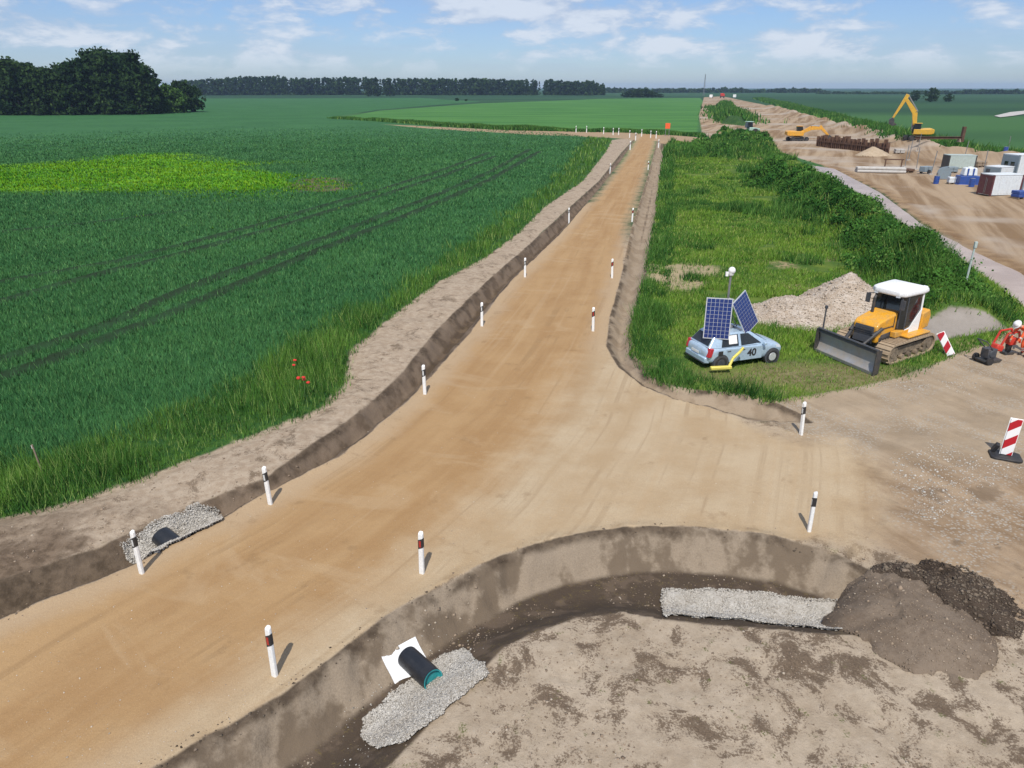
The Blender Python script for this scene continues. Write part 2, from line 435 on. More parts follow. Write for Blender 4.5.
# ------------------------------------------------------------------ terrain material
def terrain_material():
    m, n, bs = new_mat("terrain")
    p = n.pos()
    nL = n.noise(p, 0.06, 3); nM = n.noise(p, 0.55, 5, 0.6); nS = n.noise(p, 4.0, 5, 0.65); nF = n.noise(p, 26.0, 4, 0.7); nG = n.noise(p, 90.0, 2, 0.6)
    e = n.add(n.mul(n.sub(nM, 0.5), 0.7), n.mul(n.sub(nS, 0.5), 0.3))
    A = {k: n.attr(k) for k in ATT}
    def mask(k, w=0.08, amp=1.0, off=0.0):
        return n.step(n.add(n.add(A[k], n.mul(e, amp)), off), -w, w)
    def tone(a, b, f, lo=0.35, hi=0.65): return n.mix(n.step(f, lo, hi), a, b)
    xyz = n.sep(p)
    # far country: crops in long bands
    band = n.noise(n.vmul(p, (0.0012, 0.006, 0)), 1.0, 2)
    c = tone((0.020, 0.062, 0.024), (0.045, 0.118, 0.034), band, 0.42, 0.56)
    c = n.mix(n.mul(n.step(xyz[1], 330, 420), 0.65), c, (0.018, 0.055, 0.026))
    # winter crop on the left
    cr = tone((0.028, 0.100, 0.032), (0.042, 0.132, 0.042), n.add(n.mul(nL, .5), n.mul(nM, .5)))
    cr = n.mix(n.mul(n.step(A["a_tram"], 0.75, 0.42), n.step(nM, 0.3, 0.6, 0.6, 0.95)), cr, (0.016, 0.030, 0.013))
    cr = n.mix(mask("a_bright", 1.2, 6.0), cr, tone((0.085, 0.26, 0.014), (0.15, 0.32, 0.012), n.noise(n.vmul(p, (0.05, 0.3, 0)), 1.0, 3)))
    cr = n.mix(n.mul(mask("a_brown", 0.8, 3.5), n.step(nM, 0.35, 0.6)), cr, (0.12, 0.085, 0.055))
    c = n.mix(mask("a_crop", 0.3, 1.0, 0.8), c, cr)
    c = n.mix(mask("a_farb", 0.5), c, tone((0.045, 0.14, 0.030), (0.07, 0.185, 0.040), n.noise(n.vmul(p, (0.02, 0.08, 0)), 1.0, 3)))
    # meadow and verge under-layer
    md = tone((0.045, 0.10, 0.018), (0.115, 0.165, 0.026), nM)
    md = n.mix(n.mul(n.step(n.noise(p, 0.16, 4, 0.6), 0.56, 0.66), n.step(nS, 0.35, 0.6)), md, (0.30, 0.23, 0.13))
    tp = n.math("SQRT", n.add(n.math("POWER", n.mul(n.sub(xyz[0], 11.6), 1 / 5.2), 2.0), n.math("POWER", n.mul(n.sub(xyz[1], 26.0), 1 / 1.7), 2.0)))
    md = n.mix(n.mul(n.step(n.add(tp, n.mul(e, 2.2)), 1.2, 0.5), 0.75), md, tone((0.15, 0.115, 0.055), (0.235, 0.185, 0.105), nS))
    for bx, by, rx, ry in ((*G(676, 283), 1.9, 2.6), (*G(690, 272), 2.2, 2.0), (*G(650, 272), 0.8, 3.0)):
        dd = n.math("SQRT", n.add(n.math("POWER", n.mul(n.sub(xyz[0], bx), 1 / rx), 2.0), n.math("POWER", n.mul(n.sub(xyz[1], by), 1 / ry), 2.0)))
        md = n.mix(n.mul(n.step(n.add(dd, n.mul(e, 1.8)), 1.1, 0.6), n.step(nS, 0.3, 0.55, 0.4, 0.95)), md, (0.34, 0.27, 0.165))
    c = n.mix(mask("a_mead", 0.12), c, md)
    c = n.mix(mask("a_verge", 0.1), c, tone((0.02, 0.07, 0.018), (0.05, 0.11, 0.02), nS))
    # bare soil: pale crust with darker crumbled patches
    crust = tone((0.300, 0.236, 0.168), (0.395, 0.322, 0.240), n.add(n.mul(nM, .5), n.mul(nS, .5)))
    pat = n.add(n.mul(n.noise(p, 1.15, 7, 0.72, 0.5), 0.72), n.mul(nF, 0.28))
    crust = n.mix(n.mul(n.step(n.add(pat, n.mul(n.sub(n.noise(p, 0.22, 2), 0.5), 0.14)), 0.50, 0.56), 0.9), crust, tone((0.068, 0.046, 0.030), (0.136, 0.096, 0.064), nF))
    crust = n.mix(n.mul(n.step(n.voro(p, 14.0), 0.16, 0.10), n.step(nS, 0.5, 0.65)), crust, (0.400, 0.352, 0.288))
    crust = n.mix(n.mul(n.step(n.noise(p, 2.6, 3), 0.62, 0.7), n.step(nF, .45, .6)), crust, (0.096, 0.104, 0.032))
    mx4 = n.mx(n.mx(n.add(A["a_crop"], 0.8), A["a_mead"]), n.mx(A["a_verge"], A["a_farb"]))
    bare = n.mul(n.step(n.add(mx4, n.mul(e, 0.6)), 0.1, -0.1), n.step(xyz[1], 60, 50))
    c = n.mix(bare, c, crust)
    # brown worked ground on the right of the junction
    wr = n.mul(n.step(n.add(xyz[0], n.mul(e, 2.0)), 8.2, 9.6), n.step(n.add(n.add(xyz[1], n.mul(n.mx(n.sub(xyz[0], 8.6), 0.0), 1.5)), n.mul(e, 1.5)), 14.8, 16.4))
    wr = n.mul(wr, bare)
    trk = n.noise(n.comb(n.mul(n.add(xyz[0], n.mul(xyz[1], 0.55)), 1.3), n.mul(xyz[1], 0.12), 0.0), 1.0, 4, 0.6, 0.3)
    worked = tone((0.200, 0.132, 0.076), (0.352, 0.260, 0.172), n.add(n.mul(trk, .5), n.mul(nM, .5)), 0.36, 0.64)
    worked = n.mix(n.mul(n.step(xyz[1], 17.6, 20.5), 0.75), worked, tone((0.288, 0.224, 0.152), (0.370, 0.292, 0.205), n.add(n.mul(trk, .35), n.mul(nM, .65)), 0.34, 0.66))
    gpatch = n.mul(n.step(n.noise(p, 0.35, 3), 0.46, 0.56), n.step(n.voro(p, 11.0), 0.5, 0.2))
    worked = n.mix(n.mul(gpatch, 0.8), worked, (0.352, 0.320, 0.272))
    worked = n.mix(n.mul(n.step(nM, 0.56, 0.66), n.mul(n.step(xyz[1], 20, 17), 0.6)), worked, (0.096, 0.064, 0.040))
    c = n.mix(wr, c, worked)
    c = n.mix(mask("a_sand", 0.1, 0.7), c, n.mix(n.mul(n.step(pat, 0.52, 0.60), 0.75), tone((0.304, 0.232, 0.164), (0.384, 0.308, 0.228), nS), (0.128, 0.092, 0.060)))
    c = n.mix(n.mul(mask("a_sand", 0.1, 0.7), n.mul(n.step(xyz[1], 17.5, 15.0), n.step(nM, 0.34, 0.56))), c, tone((0.096, 0.068, 0.045), (0.176, 0.128, 0.088), nS))
    # ditches: bank with pale scraped panels, dark damp bottom
    def ditch(k, w_bank, pale, dark, wet, seed):
        blocks = n.noise(n.vmul(p, (1.0, 0.55, 0.0)), 1.05 + seed, 3, 0.5)
        bank = n.mix(n.step(n.add(n.mul(blocks, .75), n.mul(nS, .25)), 0.43, 0.53), dark, pale)
        bank = n.mix(n.step(nF, .35, .7, 0, .35), bank, dark)
        rim = n.mul(n.step(n.add(A[k], n.mul(e, 0.25)), 0.34, 0.14), n.step(nM, 0.40, 0.54))
        bank = n.mix(n.mul(rim, 0.9), bank, tone((0.056, 0.040, 0.027), (0.104, 0.076, 0.052), nS))
        bot = n.step(n.add(A["a_dno" if k == "a_dn" else k], n.mul(e, 0.35)), w_bank - 0.12, w_bank + 0.06)
        wetc = n.mix(n.step(n.noise(p, 1.4, 4, 0.6), 0.5, 0.62), wet, tuple(v * 1.6 for v in wet))
        wetc = n.mix(n.mul(n.step(nF, 0.52, 0.62), n.step(nS, 0.5, 0.6)), wetc, (0.128, 0.096, 0.040))
        return n.mix(bot, bank, wetc), n.step(n.add(A[k], n.mul(e, 0.16)), -0.05, 0.05)
    for k, w, pale, dark, wet, sd in (("a_dl", 0.62, (0.185, 0.137, 0.097), (0.118, 0.085, 0.058), (0.080, 0.056, 0.037), 0.3),
                                      ("a_dr", 0.9, (0.310, 0.243, 0.172), (0.250, 0.190, 0.130), (0.108, 0.078, 0.053), 0.1),
                                      ("a_dn", 0.95, (0.276, 0.220, 0.160), (0.148, 0.112, 0.078), (0.070, 0.051, 0.036), 0.0)):
        dc, dm = ditch(k, w, pale, dark, wet, sd)
        if k == "a_dl": dc = n.mix(n.mul(n.step(xyz[1], 17.0, 14.6), n.step(nM, 0.30, 0.5, 0.5, 0.95)), dc, tone((0.062, 0.045, 0.030), (0.12, 0.088, 0.060), nS))
        c = n.mix(dm, c, dc)
    # haul road
    hs = n.noise(n.comb(n.mul(n.add(xyz[0], n.mul(xyz[1], -0.42)), 0.45), n.mul(xyz[1], 0.03), 0.0), 1.0, 5, 0.6, 0.4)
    hc = tone((0.205, 0.132, 0.072), (0.350, 0.258, 0.168), hs, 0.36, 0.62)
    hc = n.mix(n.step(n.noise(p, 0.045, 4, 0.6), 0.50, 0.64), hc, (0.368, 0.304, 0.240))
    hc = n.mix(n.mul(n.step(n.add(A["a_water"], n.mul(e, 2.0)), -2.0, -0.6), 0.8), hc, tone((0.160, 0.092, 0.044), (0.288, 0.192, 0.104), nM))
    c = n.mix(mask("a_haul", 0.3, 1.6), c, hc)
    c = n.mix(n.mul(mask("a_isl", 0.5, 2.0), 0.9), c, tone((0.024, 0.064, 0.016), (0.048, 0.096, 0.024), nM))
    c = n.mix(n.mul(n.step(n.add(A["a_pud"], n.mul(e, 0.5)), -0.1, 0.15), 1.0), c, tone((0.216, 0.188, 0.156), (0.288, 0.256, 0.224), nM))
    c = n.mix(mask("a_cross", 0.4, 0.5), c, (0.320, 0.228, 0.140))
    # the dirt road itself
    rd = n.comb(n.mul(A["a_u"], 0.9), n.mul(A["a_v"], 0.07), 0.0)
    st = n.noise(rd, 1.0, 5, 0.6, 0.5)
    rc = tone((0.315, 0.188, 0.085), (0.385, 0.248, 0.122), n.add(n.mul(st, 0.6), n.mul(nM, 0.4)), 0.36, 0.62)
    rc = n.mix(n.mul(n.step(n.noise(n.comb(n.mul(A["a_u"], 0.25), n.mul(A["a_v"], 0.5), 3.0), 1.0, 4, 0.6, 0.8), 0.54, 0.66), 0.40), rc, (0.432, 0.308, 0.180))
    rc = n.mix(n.mul(n.step(n.add(A["a_road"], n.mul(e, 1.6)), 1.3, 0.2), 0.8), rc, (0.416, 0.308, 0.196))
    ap = n.step(n.add(A["a_u"], n.mul(e, 2.6)), 1.6, 4.0)
    rc = n.mix(n.mul(ap, n.step(xyz[1], 33, 27)), rc, tone((0.380, 0.276, 0.164), (0.456, 0.360, 0.240), n.add(n.mul(st, .4), n.mul(nM, .6))))
    rc = n.mix(n.mul(n.step(n.noise(p, 0.9, 5, 0.65, 0.3), 0.60, 0.70), 0.35), rc, (0.192, 0.120, 0.060))
    tt_ = n.noise(n.comb(n.mul(A["a_u"], 3.2), n.mul(A["a_v"], 0.05), 7.0), 1.0, 3, 0.6, 0.25)
    rc = n.mix(n.mul(n.step(tt_, 0.54, 0.66), n.mul(n.step(nM, 0.4, 0.6), 0.30)), rc, (0.20, 0.125, 0.062))
    rc = n.mix(n.mul(n.step(tt_, 0.44, 0.34), 0.25), rc, (0.43, 0.31, 0.185))
    rc = n.mix(n.step(nF, 0.3, 0.75, 0.0, 0.30), rc, (0.240, 0.144, 0.068))
    rc = n.mix(n.mul(n.step(n.voro(p, 22.0), 0.14, 0.07), 0.5), rc, (0.480, 0.376, 0.256))
    fade = n.mul(n.step(xyz[0], 6.9, 8.6), n.step(xyz[1], 13.2, 15.0))
    c = n.mix(n.step(n.add(A["a_road"], n.mul(e, n.add(0.30, n.mul(fade, 3.0)))), n.sub(-0.04, n.mul(fade, 0.5)), n.add(0.05, n.mul(fade, 1.1))), c, rc)
    # grain that every surface shares
    c = n.mix(0.35, c, n.mix(n.step(nG, 0.25, 0.75), (0.35, 0.35, 0.35), (0.68, 0.68, 0.68)), "OVERLAY")
    n.put(bs.inputs["Base Color"], c)
    bs.inputs["Roughness"].default_value = 0.95
    bs.inputs["Specular IOR Level"].default_value = 0.15
    hgt = n.add(n.add(n.mul(nM, 0.6), n.mul(nS, 0.25)), n.add(n.mul(nF, 0.09), n.mul(nG, 0.03)))
    soft = n.step(n.add(A["a_road"], 0.0), -0.1, 0.4, 1.0, 0.6)
    nd = n.new("ShaderNodeBump"); n.put(nd.inputs["Height"], n.mul(hgt, soft)); nd.inputs["Strength"].default_value = 0.75; nd.inputs["Distance"].default_value = 0.16
    n.put(bs.inputs["Normal"], nd.outputs[0])
    return m
M_TERRAIN = terrain_material()

# split the sheet into the named pieces of the setting
fc = {k: v[QF].mean(1) for k, v in TF.items()}
zone = np.zeros(len(QF), int)                                   # 0 distant fields
fy = TY[QF].mean(1); fx = TX[QF].mean(1)
zone[(fy < 55)] = 1                                              # bare soil
zone[(fc["sand"] > 0)] = 1
zone[fc["crop"] > 0] = 2
zone[(fc["bright"] > 0) & (fc["crop"] > 0)] = 3
zone[fc["farb"] > 0] = 4
zone[fc["mead"] > 0] = 5
zone[fc["verge"] > 0] = 6
zone[fc["haul"] > 0] = 7
zone[fc["isl"] > 0] = 5
zone[fc["cross"] > 0] = 8
zone[fc["ditchL"] > 0] = 9
zone[fc["ditchR"] > 0] = 10
zone[fc["ditchN"] > 0] = 11
zone[fc["road"] > 0] = 12
ZN = ["distant_fields", "bare_soil_ground", "crop_field_ground", "weed_patch_ground", "far_meadow_ground", "rough_meadow_ground", "grass_verge_ground", "haul_road", "crossing_track",
      "roadside_ditch", "roadside_ditch", "roadside_ditch", "dirt_road"]
VALL = np.stack([TX, TY, TZ], -1)
for k, nm in enumerate(ZN):
    f = QF[zone == k]
    if not len(f): continue
    used, inv = np.unique(f.ravel(), return_inverse=True)
    o = fast_mesh(nm, VALL[used], inv.reshape(-1, 4), 4, M_TERRAIN, {a: b[used] for a, b in ATT.items()}, smooth=True)
    tag(o, kind="structure")
# ------------------------------------------------------------------ grass, crops, stones
def leaf_material(name, cols, scale=0.3, up=0.6, trans=0.3, sat_noise=0.35):
    m, n, bs = new_mat(name)
    p = n.pos()
    a = n.add(n.mul(n.noise(p, scale, 4, 0.6), 0.7), n.mul(n.noise(p, scale * 7, 3, 0.6), 0.3))
    c = n.mix(n.step(a, 0.40, 0.60), cols[0], cols[1])
    r = n.attr("tint")
    c = n.mix(n.step(r, 0.80, 0.98), c, cols[2])
    v = n.step(r, 0.0, 1.0, 1 - sat_noise, 1 + sat_noise)
    c = n.mix(1.0, c, n.comb(v, v, v), "MULTIPLY")
    g = n.new("ShaderNodeNewGeometry")
    mixn = n.new("ShaderNodeVectorMath", operation="ADD")
    sc1 = n.new("ShaderNodeVectorMath", operation="SCALE"); n.put(sc1.inputs[0], g.outputs["Normal"]); sc1.inputs["Scale"].default_value = 1 - up
    n.put(mixn.inputs[0], sc1.outputs[0]); mixn.inputs[1].default_value = (0, 0, up)
    nn = n.new("ShaderNodeVectorMath", operation="NORMALIZE"); n.put(nn.inputs[0], mixn.outputs[0])
    di = n.new("ShaderNodeBsdfDiffuse"); tr = n.new("ShaderNodeBsdfTranslucent"); ms = n.new("ShaderNodeMixShader")
    n.put(di.inputs["Color"], c); n.put(tr.inputs["Color"], c); n.put(di.inputs["Normal"], nn.outputs[0])
    ms.inputs[0].default_value = trans
    n.l.new(di.outputs[0], ms.inputs[1]); n.l.new(tr.outputs[0], ms.inputs[2])
    n.l.new(ms.outputs[0], m.node_tree.nodes["Material Output"].inputs[0])
    return m

def fan_points(n, s0, s1, r0, r1, seed):
    g = np.random.default_rng(seed)
    s = g.uniform(s0, s1, n); r = np.exp(g.uniform(math.log(r0), math.log(r1), n))
    return s * r, r - 8.0
def blades(name, x, y, z, hgt, wid, lean, mat, seed, k=2, fan=0.10):
    """k leaning blades (one triangle each) at every point"""
    g = np.random.default_rng(seed)
    x, y, z, hgt, wid = (np.repeat(a, k) for a in (x, y, z, hgt, wid))
    n = len(x)
    az = g.uniform(0, 2 * math.pi, n); fa = g.uniform(0, math.pi, n)
    h = hgt * g.uniform(0.6, 1.15, n); wd = wid * g.uniform(0.7, 1.3, n); ln = h * lean * g.uniform(0.3, 1.3, n)
    x = x + g.normal(0, fan, n); y = y + g.normal(0, fan, n)
    cx, cy = np.cos(fa) * wd / 2, np.sin(fa) * wd / 2
    v = np.empty((n, 3, 3))
    v[:, 0] = np.stack([x - cx, y - cy, z - 0.03], -1)
    v[:, 1] = np.stack([x + cx, y + cy, z - 0.03], -1)
    v[:, 2] = np.stack([x + np.cos(az) * ln, y + np.sin(az) * ln, z + h], -1)
    t = np.repeat(g.uniform(0, 1, n), 3)
    o = fast_mesh(name, v.reshape(-1, 3), np.arange(n * 3).reshape(-1, 3), 3, mat, {"tint": t})
    return o

M_CROP = leaf_material("crop_leaf", ((0.048, 0.160, 0.054), (0.070, 0.208, 0.066), (0.14, 0.29, 0.10)), 0.12, 0.82, 0.2, 0.26)
M_GRASS = leaf_material("verge_grass_leaf", ((0.046, 0.140, 0.028), (0.115, 0.245, 0.040), (0.22, 0.30, 0.09)), 0.45, 0.7, 0.3)
M_MEAD = leaf_material("meadow_leaf", ((0.072, 0.190, 0.028), (0.175, 0.315, 0.040), (0.30, 0.34, 0.10)), 0.14, 0.72, 0.3)
M_WEED = leaf_material("tall_weed_leaf", ((0.032, 0.105, 0.022), (0.072, 0.175, 0.032), (0.15, 0.23, 0.06)), 0.35, 0.6, 0.3)
M_BRIGHT = leaf_material("bright_weed_leaf", ((0.085, 0.29, 0.014), (0.15, 0.36, 0.012), (0.24, 0.36, 0.012)), 0.06, 0.85, 0.3)

def scatter(name, n, box, test, hf, wf, lean, mat, seed, k=2, fan=0.1):
    x, y = fan_points(n, *box, seed)
    F = fields(x, y)
    keep, extra = test(x, y, F, np.random.default_rng(seed + 5))
    x, y = x[keep], y[keep]; Fk = {a: b[keep] for a, b in F.items()}
    z = height(x, y, Fk)
    r = np.hypot(x, y)
    h = hf(x, y, r, Fk); wd = wf(r)
    o = blades(name, x, y, z, h, wd, lean, mat, seed + 9, k, fan)
    tag(o, kind="stuff")
    return o

def t_crop(x, y, F, g):
    tr = np.full(x.shape, 9.0)
    for t in TRAMS: tr = np.minimum(tr, pldist(x, y, t))
    keep = (F["crop"] > g.normal(-0.3, 0.3, len(x))) & ((tr > 0.52 + g.normal(0, .10, len(x))) | (g.uniform(0, 1, len(x)) < 0.05)) & (g.uniform(0, 1, len(x)) > sstep(np.hypot(x, y), 110, 235)) & ((F["bright"] + 11 * fbm(x * 0.6, y * 1.4, 0.07, 88, 4) < g.normal(0, 2.2, len(x))) | (g.uniform(0, 1, len(x)) < 0.10))
    keep &= ~((F["brown"] + 5 * fbm(x, y, 0.2, 89, 2) > 0) & (F["brown"] > -6) & (g.uniform(0, 1, len(x)) < 0.85))
    return keep, None
scatter("wheat_crop", 560000, (-0.78, 0.28, 17, 250), t_crop,
        lambda x, y, r, F: (0.25 + 0.06 * fbm(x, y, 0.5, 90, 3)) * (1 + 0.35 * sstep(-F["crop"], -2.0, 0)), lambda r: np.maximum(0.010, 0.00078 * r), 0.6, M_CROP, 101, 2, 0.08)
scatter("bright_weeds", 70000, (-0.8, -0.15, 60, 160), lambda x, y, F, g: (F["bright"] + 11 * fbm(x * 0.6, y * 1.4, 0.07, 88, 4) > g.normal(0, 2.5, len(x)), None),
        lambda x, y, r, F: 0.22 + 0.14 * fbm(x, y, 0.2, 90, 2), lambda r: 0.0012 * r, 0.5, M_BRIGHT, 111, 2)
scatter("verge_grass", 230000, (-0.75, 0.6, 16, 190), lambda x, y, F, g: (((F["verge"] > np.where(F["sand"] > -1.2, -0.12 + 0.5 * fbm(x, y, 0.9, 77, 3), -0.2 + 1.6 * fbm(x, y, 0.3, 79, 3) + g.normal(0, 0.25, len(x)))) & (F["sand"] < 0.5)) & (g.uniform(0, 1, len(x)) < np.where(y < 60, 1, .6)), None),
        lambda x, y, r, F: 0.60 * np.clip(1 + 1.1 * fbm(x, y, 0.55, 91, 3), 0.35, 2) * np.where(F["sand"] > -1.2, sstep(F["verge"], -0.6, 0.7), 1.0), lambda r: np.maximum(0.016, 0.0010 * r), 0.42, M_GRASS, 121, 3, 0.09)
def t_mead(x, y, F, g):
    bare = fbm(x, y, 0.16, 95, 3) + 0.25 * vnoise(x * 1.1, y * 1.1, 96)
    car = np.hypot((x - 11.0) / 6.5, (y - 26.2) / 1.6)
    keep = (F["mead"] > -0.1 + 0.3 * fbm(x, y, 0.9, 78, 2)) & (bare < 0.36) & (F["pud"] < g.normal(-0.1, 0.2, len(x)))
    keep &= g.uniform(0, 1, len(x)) > np.clip(0.75 - 0.5 * car, 0, 0.6)
    keep &= np.hypot((x - 16.2) / 4.0, (y - 35.0) / 2.6) > 0.9
    for bx, by, rx, ry in ((*G(676, 283), 1.9, 2.6), (*G(690, 272), 2.2, 2.0), (*G(650, 272), 0.8, 3.0)):
        keep &= ~((np.hypot((x - bx) / rx, (y - by) / ry) + 0.7 * fbm(x, y, 0.7, 97, 2) < 0.85) & (g.uniform(0, 1, len(x)) < 0.92))
    return keep, None
scatter("meadow_grass", 300000, (0.02, 0.75, 28, 190), t_mead,
        lambda x, y, r, F: (0.24 + 0.22 * np.clip(fbm(x, y, 0.3, 92, 3), -0.5, 0.8)) * (0.45 + 0.55 * sstep(y, 27, 31)) + 0 * r, lambda r: np.maximum(0.018, 0.0010 * r), 0.6, M_MEAD, 131, 2, 0.1)
def t_weed(x, y, F, g):
    d = np.full(x.shape, 99.0)
    for ln, wd, h in RIDGES: d = np.minimum(d, pldist(x, y, ln) / wd)
    edge = (np.abs(F["mead"]) < 1.4) & (F["ditchR"] > -2.2 + 5 * fbm(x, y, 0.25, 96, 2)) & (fbm(x, y, 0.5, 98, 2) > -0.25)
    patch = fbm(x, y, 0.22, 99, 3) > 0.26
    keep = (F["mead"] > -0.1) & ((d < 1.5 + g.normal(0, .35, len(x))) | edge | patch) & (F["pud"] < -0.25) & (F["water"] < -0.9)
    keep &= np.hypot((x - 16.2) / 4.3, (y - 35.0) / 2.9) > 1
    keep |= (F["isl"] > 0)
    return keep, None
scatter("tall_weeds", 260000, (0.02, 0.75, 28, 200), t_weed,
        lambda x, y, r, F: 0.55 * np.clip(1 + 1.7 * fbm(x, y, 0.45, 93, 3), 0.35, 2.2) + 0.3 * sstep(y, 70, 120), lambda r: np.maximum(0.022, 0.00115 * r), 0.55, M_WEED, 141, 2, 0.12)
# rounded leafy clumps of nettle and dock on the bank
def bank_clumps(name, n, seed):
    g = np.random.default_rng(seed); P = []
    for ln, w, h in RIDGES:
        k = int(n * (0.7 if h == 2.5 and w == 1.6 else 0.15)); seg = np.hypot(*(ln[1:] - ln[:-1]).T); i = g.choice(len(seg), k, p=seg / seg.sum()); t = g.uniform(0, 1, k)[:, None]
        P.append(ln[i] * (1 - t) + ln[i + 1] * t + g.normal(0, w * 0.75, (k, 2)))
    P = np.concatenate(P); F = fields(P[:, 0], P[:, 1]); P = P[(F["mead"] > 0.4) & (F["water"] < -1.3) & (F["pud"] < -0.6)]
    rr = g.lognormal(-0.55, 0.35, len(P)); z = height(P[:, 0], P[:, 1]); per = 110
    c = np.repeat(np.stack([P[:, 0], P[:, 1], z], -1), per, 0); R_ = np.repeat(rr, per); m = len(c)
    d = g.normal(0, 1, (m, 3)); d /= np.linalg.norm(d, axis=1)[:, None]; d[:, 2] = np.abs(d[:, 2])
    c = c + d * (R_ * g.uniform(0.6, 1.08, m))[:, None] * np.array([1, 1, 0.95])
    u = g.normal(0, 1, (m, 3)); u /= np.linalg.norm(u, axis=1)[:, None]; v = np.cross(u, d); v /= np.linalg.norm(v, axis=1)[:, None] + 1e-9
    s = np.repeat(0.0016 * np.hypot(P[:, 0], P[:, 1]), per)[:, None] * g.uniform(0.6, 1.5, m)[:, None]
    V = np.stack([c - u * s, c + v * s * 0.7, c + u * s, c - v * s * 0.7], 1).reshape(-1, 3)
    t = np.repeat(np.repeat(g.uniform(0, 0.7, len(P)), per) + g.uniform(0, 0.3, m), 4)
    return tag(fast_mesh(name, V, np.arange(m * 4).reshape(-1, 4), 4, M_WEED, {"tint": t}), kind="stuff")
bank_clumps("bank_weeds", 520, 151)
# tall grass strip between the two crops beyond the crossing and along the haul road's far side
def strip(name, pts, n, wd, h, seed, mat):
    ln = GP(pts); g = np.random.default_rng(seed)
    seg = np.hypot(*(ln[1:] - ln[:-1]).T); i = g.choice(len(seg), n, p=seg / seg.sum()); t = g.uniform(0, 1, n)[:, None]
    P = ln[i] * (1 - t) + ln[i + 1] * t + g.normal(0, wd, (n, 2))
    x, y = P[:, 0], P[:, 1]; r = np.hypot(x, y)
    o = blades(name, x, y, height(x, y), h * (1 + 0.8 * fbm(x, y, 0.12, seed, 2)), 0.0016 * r, 0.5, mat, seed, 2, 0.4)
    return tag(o, kind="stuff")
strip("field_edge_grass", [(335, 118.5), (385, 121.5), (440, 126), (520, 130.5), (600, 132.2), (636, 132.8), (697, 136.5)], 26000, 0.9, 0.9, 201, M_WEED)
strip("haul_road_edge_grass", [(760, 98.5), (790, 107), (820, 115), (860, 126), (905, 139), (950, 148), (1024, 158), (1120, 170)], 30000, 2.2, 1.3, 202, M_WEED)

strip("mound_grass", [(720, 108), (728, 112), (734, 118), (740, 123)], 4000, 3.5, 1.6, 203, M_WEED)
# stones -------------------------------------------------------------
def stones(x, y, z, size, seed, flat=0.65):
    g = np.random.default_rng(seed); n = len(x)
    base = np.array([(1, 0, 0), (-1, 0, 0), (0, 1, 0), (0, -1, 0), (0, 0, 1), (0, 0, -1)], float)
    f8 = np.array([(0, 2, 4), (2, 1, 4), (1, 3, 4), (3, 0, 4), (2, 0, 5), (1, 2, 5), (3, 1, 5), (0, 3, 5)])
    v = base[None] * g.uniform(0.6, 1.25, (n, 6, 3)) + g.normal(0, 0.18, (n, 6, 3))
    a = g.uniform(0, 6.28, n); ca, sa = np.cos(a)[:, None], np.sin(a)[:, None]
    vx = v[..., 0] * ca - v[..., 1] * sa; vy = v[..., 0] * sa + v[..., 1] * ca
    v = np.stack([vx, vy, v[..., 2] * flat], -1) * size[:, None, None] + np.stack([x, y, z], -1)[:, None]
    f = f8[None] + 6 * np.arange(n)[:, None, None]
    return v.reshape(-1, 3), f.reshape(-1, 3), np.repeat(g.uniform(0, 1, n), 6)
def stone_mat(name, a, b, cdark):
    m, n, bs = new_mat(name)
    t = n.attr("tint"); p = n.pos()
    c = n.mix(n.step(t, 0, 0.8), a, b); c = n.mix(n.step(t, 0.86, 0.9), c, cdark)
    c = n.mix(n.step(n.noise(p, 0.9, 3), 0.35, 0.7, 0, 0.35), c, (0.30, 0.25, 0.19))
    n.put(bs.inputs["Base Color"], c); bs.inputs["Roughness"].default_value = 0.9; bs.inputs["Specular IOR Level"].default_value = 0.2
    return m
M_GRAVEL = stone_mat("crushed_gravel", (0.36, 0.335, 0.295), (0.54, 0.51, 0.46), (0.25, 0.225, 0.19))
M_GRAVEL_B = stone_mat("sandy_gravel", (0.36, 0.29, 0.22), (0.55, 0.47, 0.38), (0.22, 0.17, 0.13))
M_CLOD = stone_mat("soil_clods", (0.16, 0.115, 0.08), (0.30, 0.225, 0.16), (0.42, 0.35, 0.27))
M_DARKCLOD = stone_mat("damp_soil_clods", (0.045, 0.032, 0.022), (0.10, 0.072, 0.05), (0.17, 0.125, 0.09))

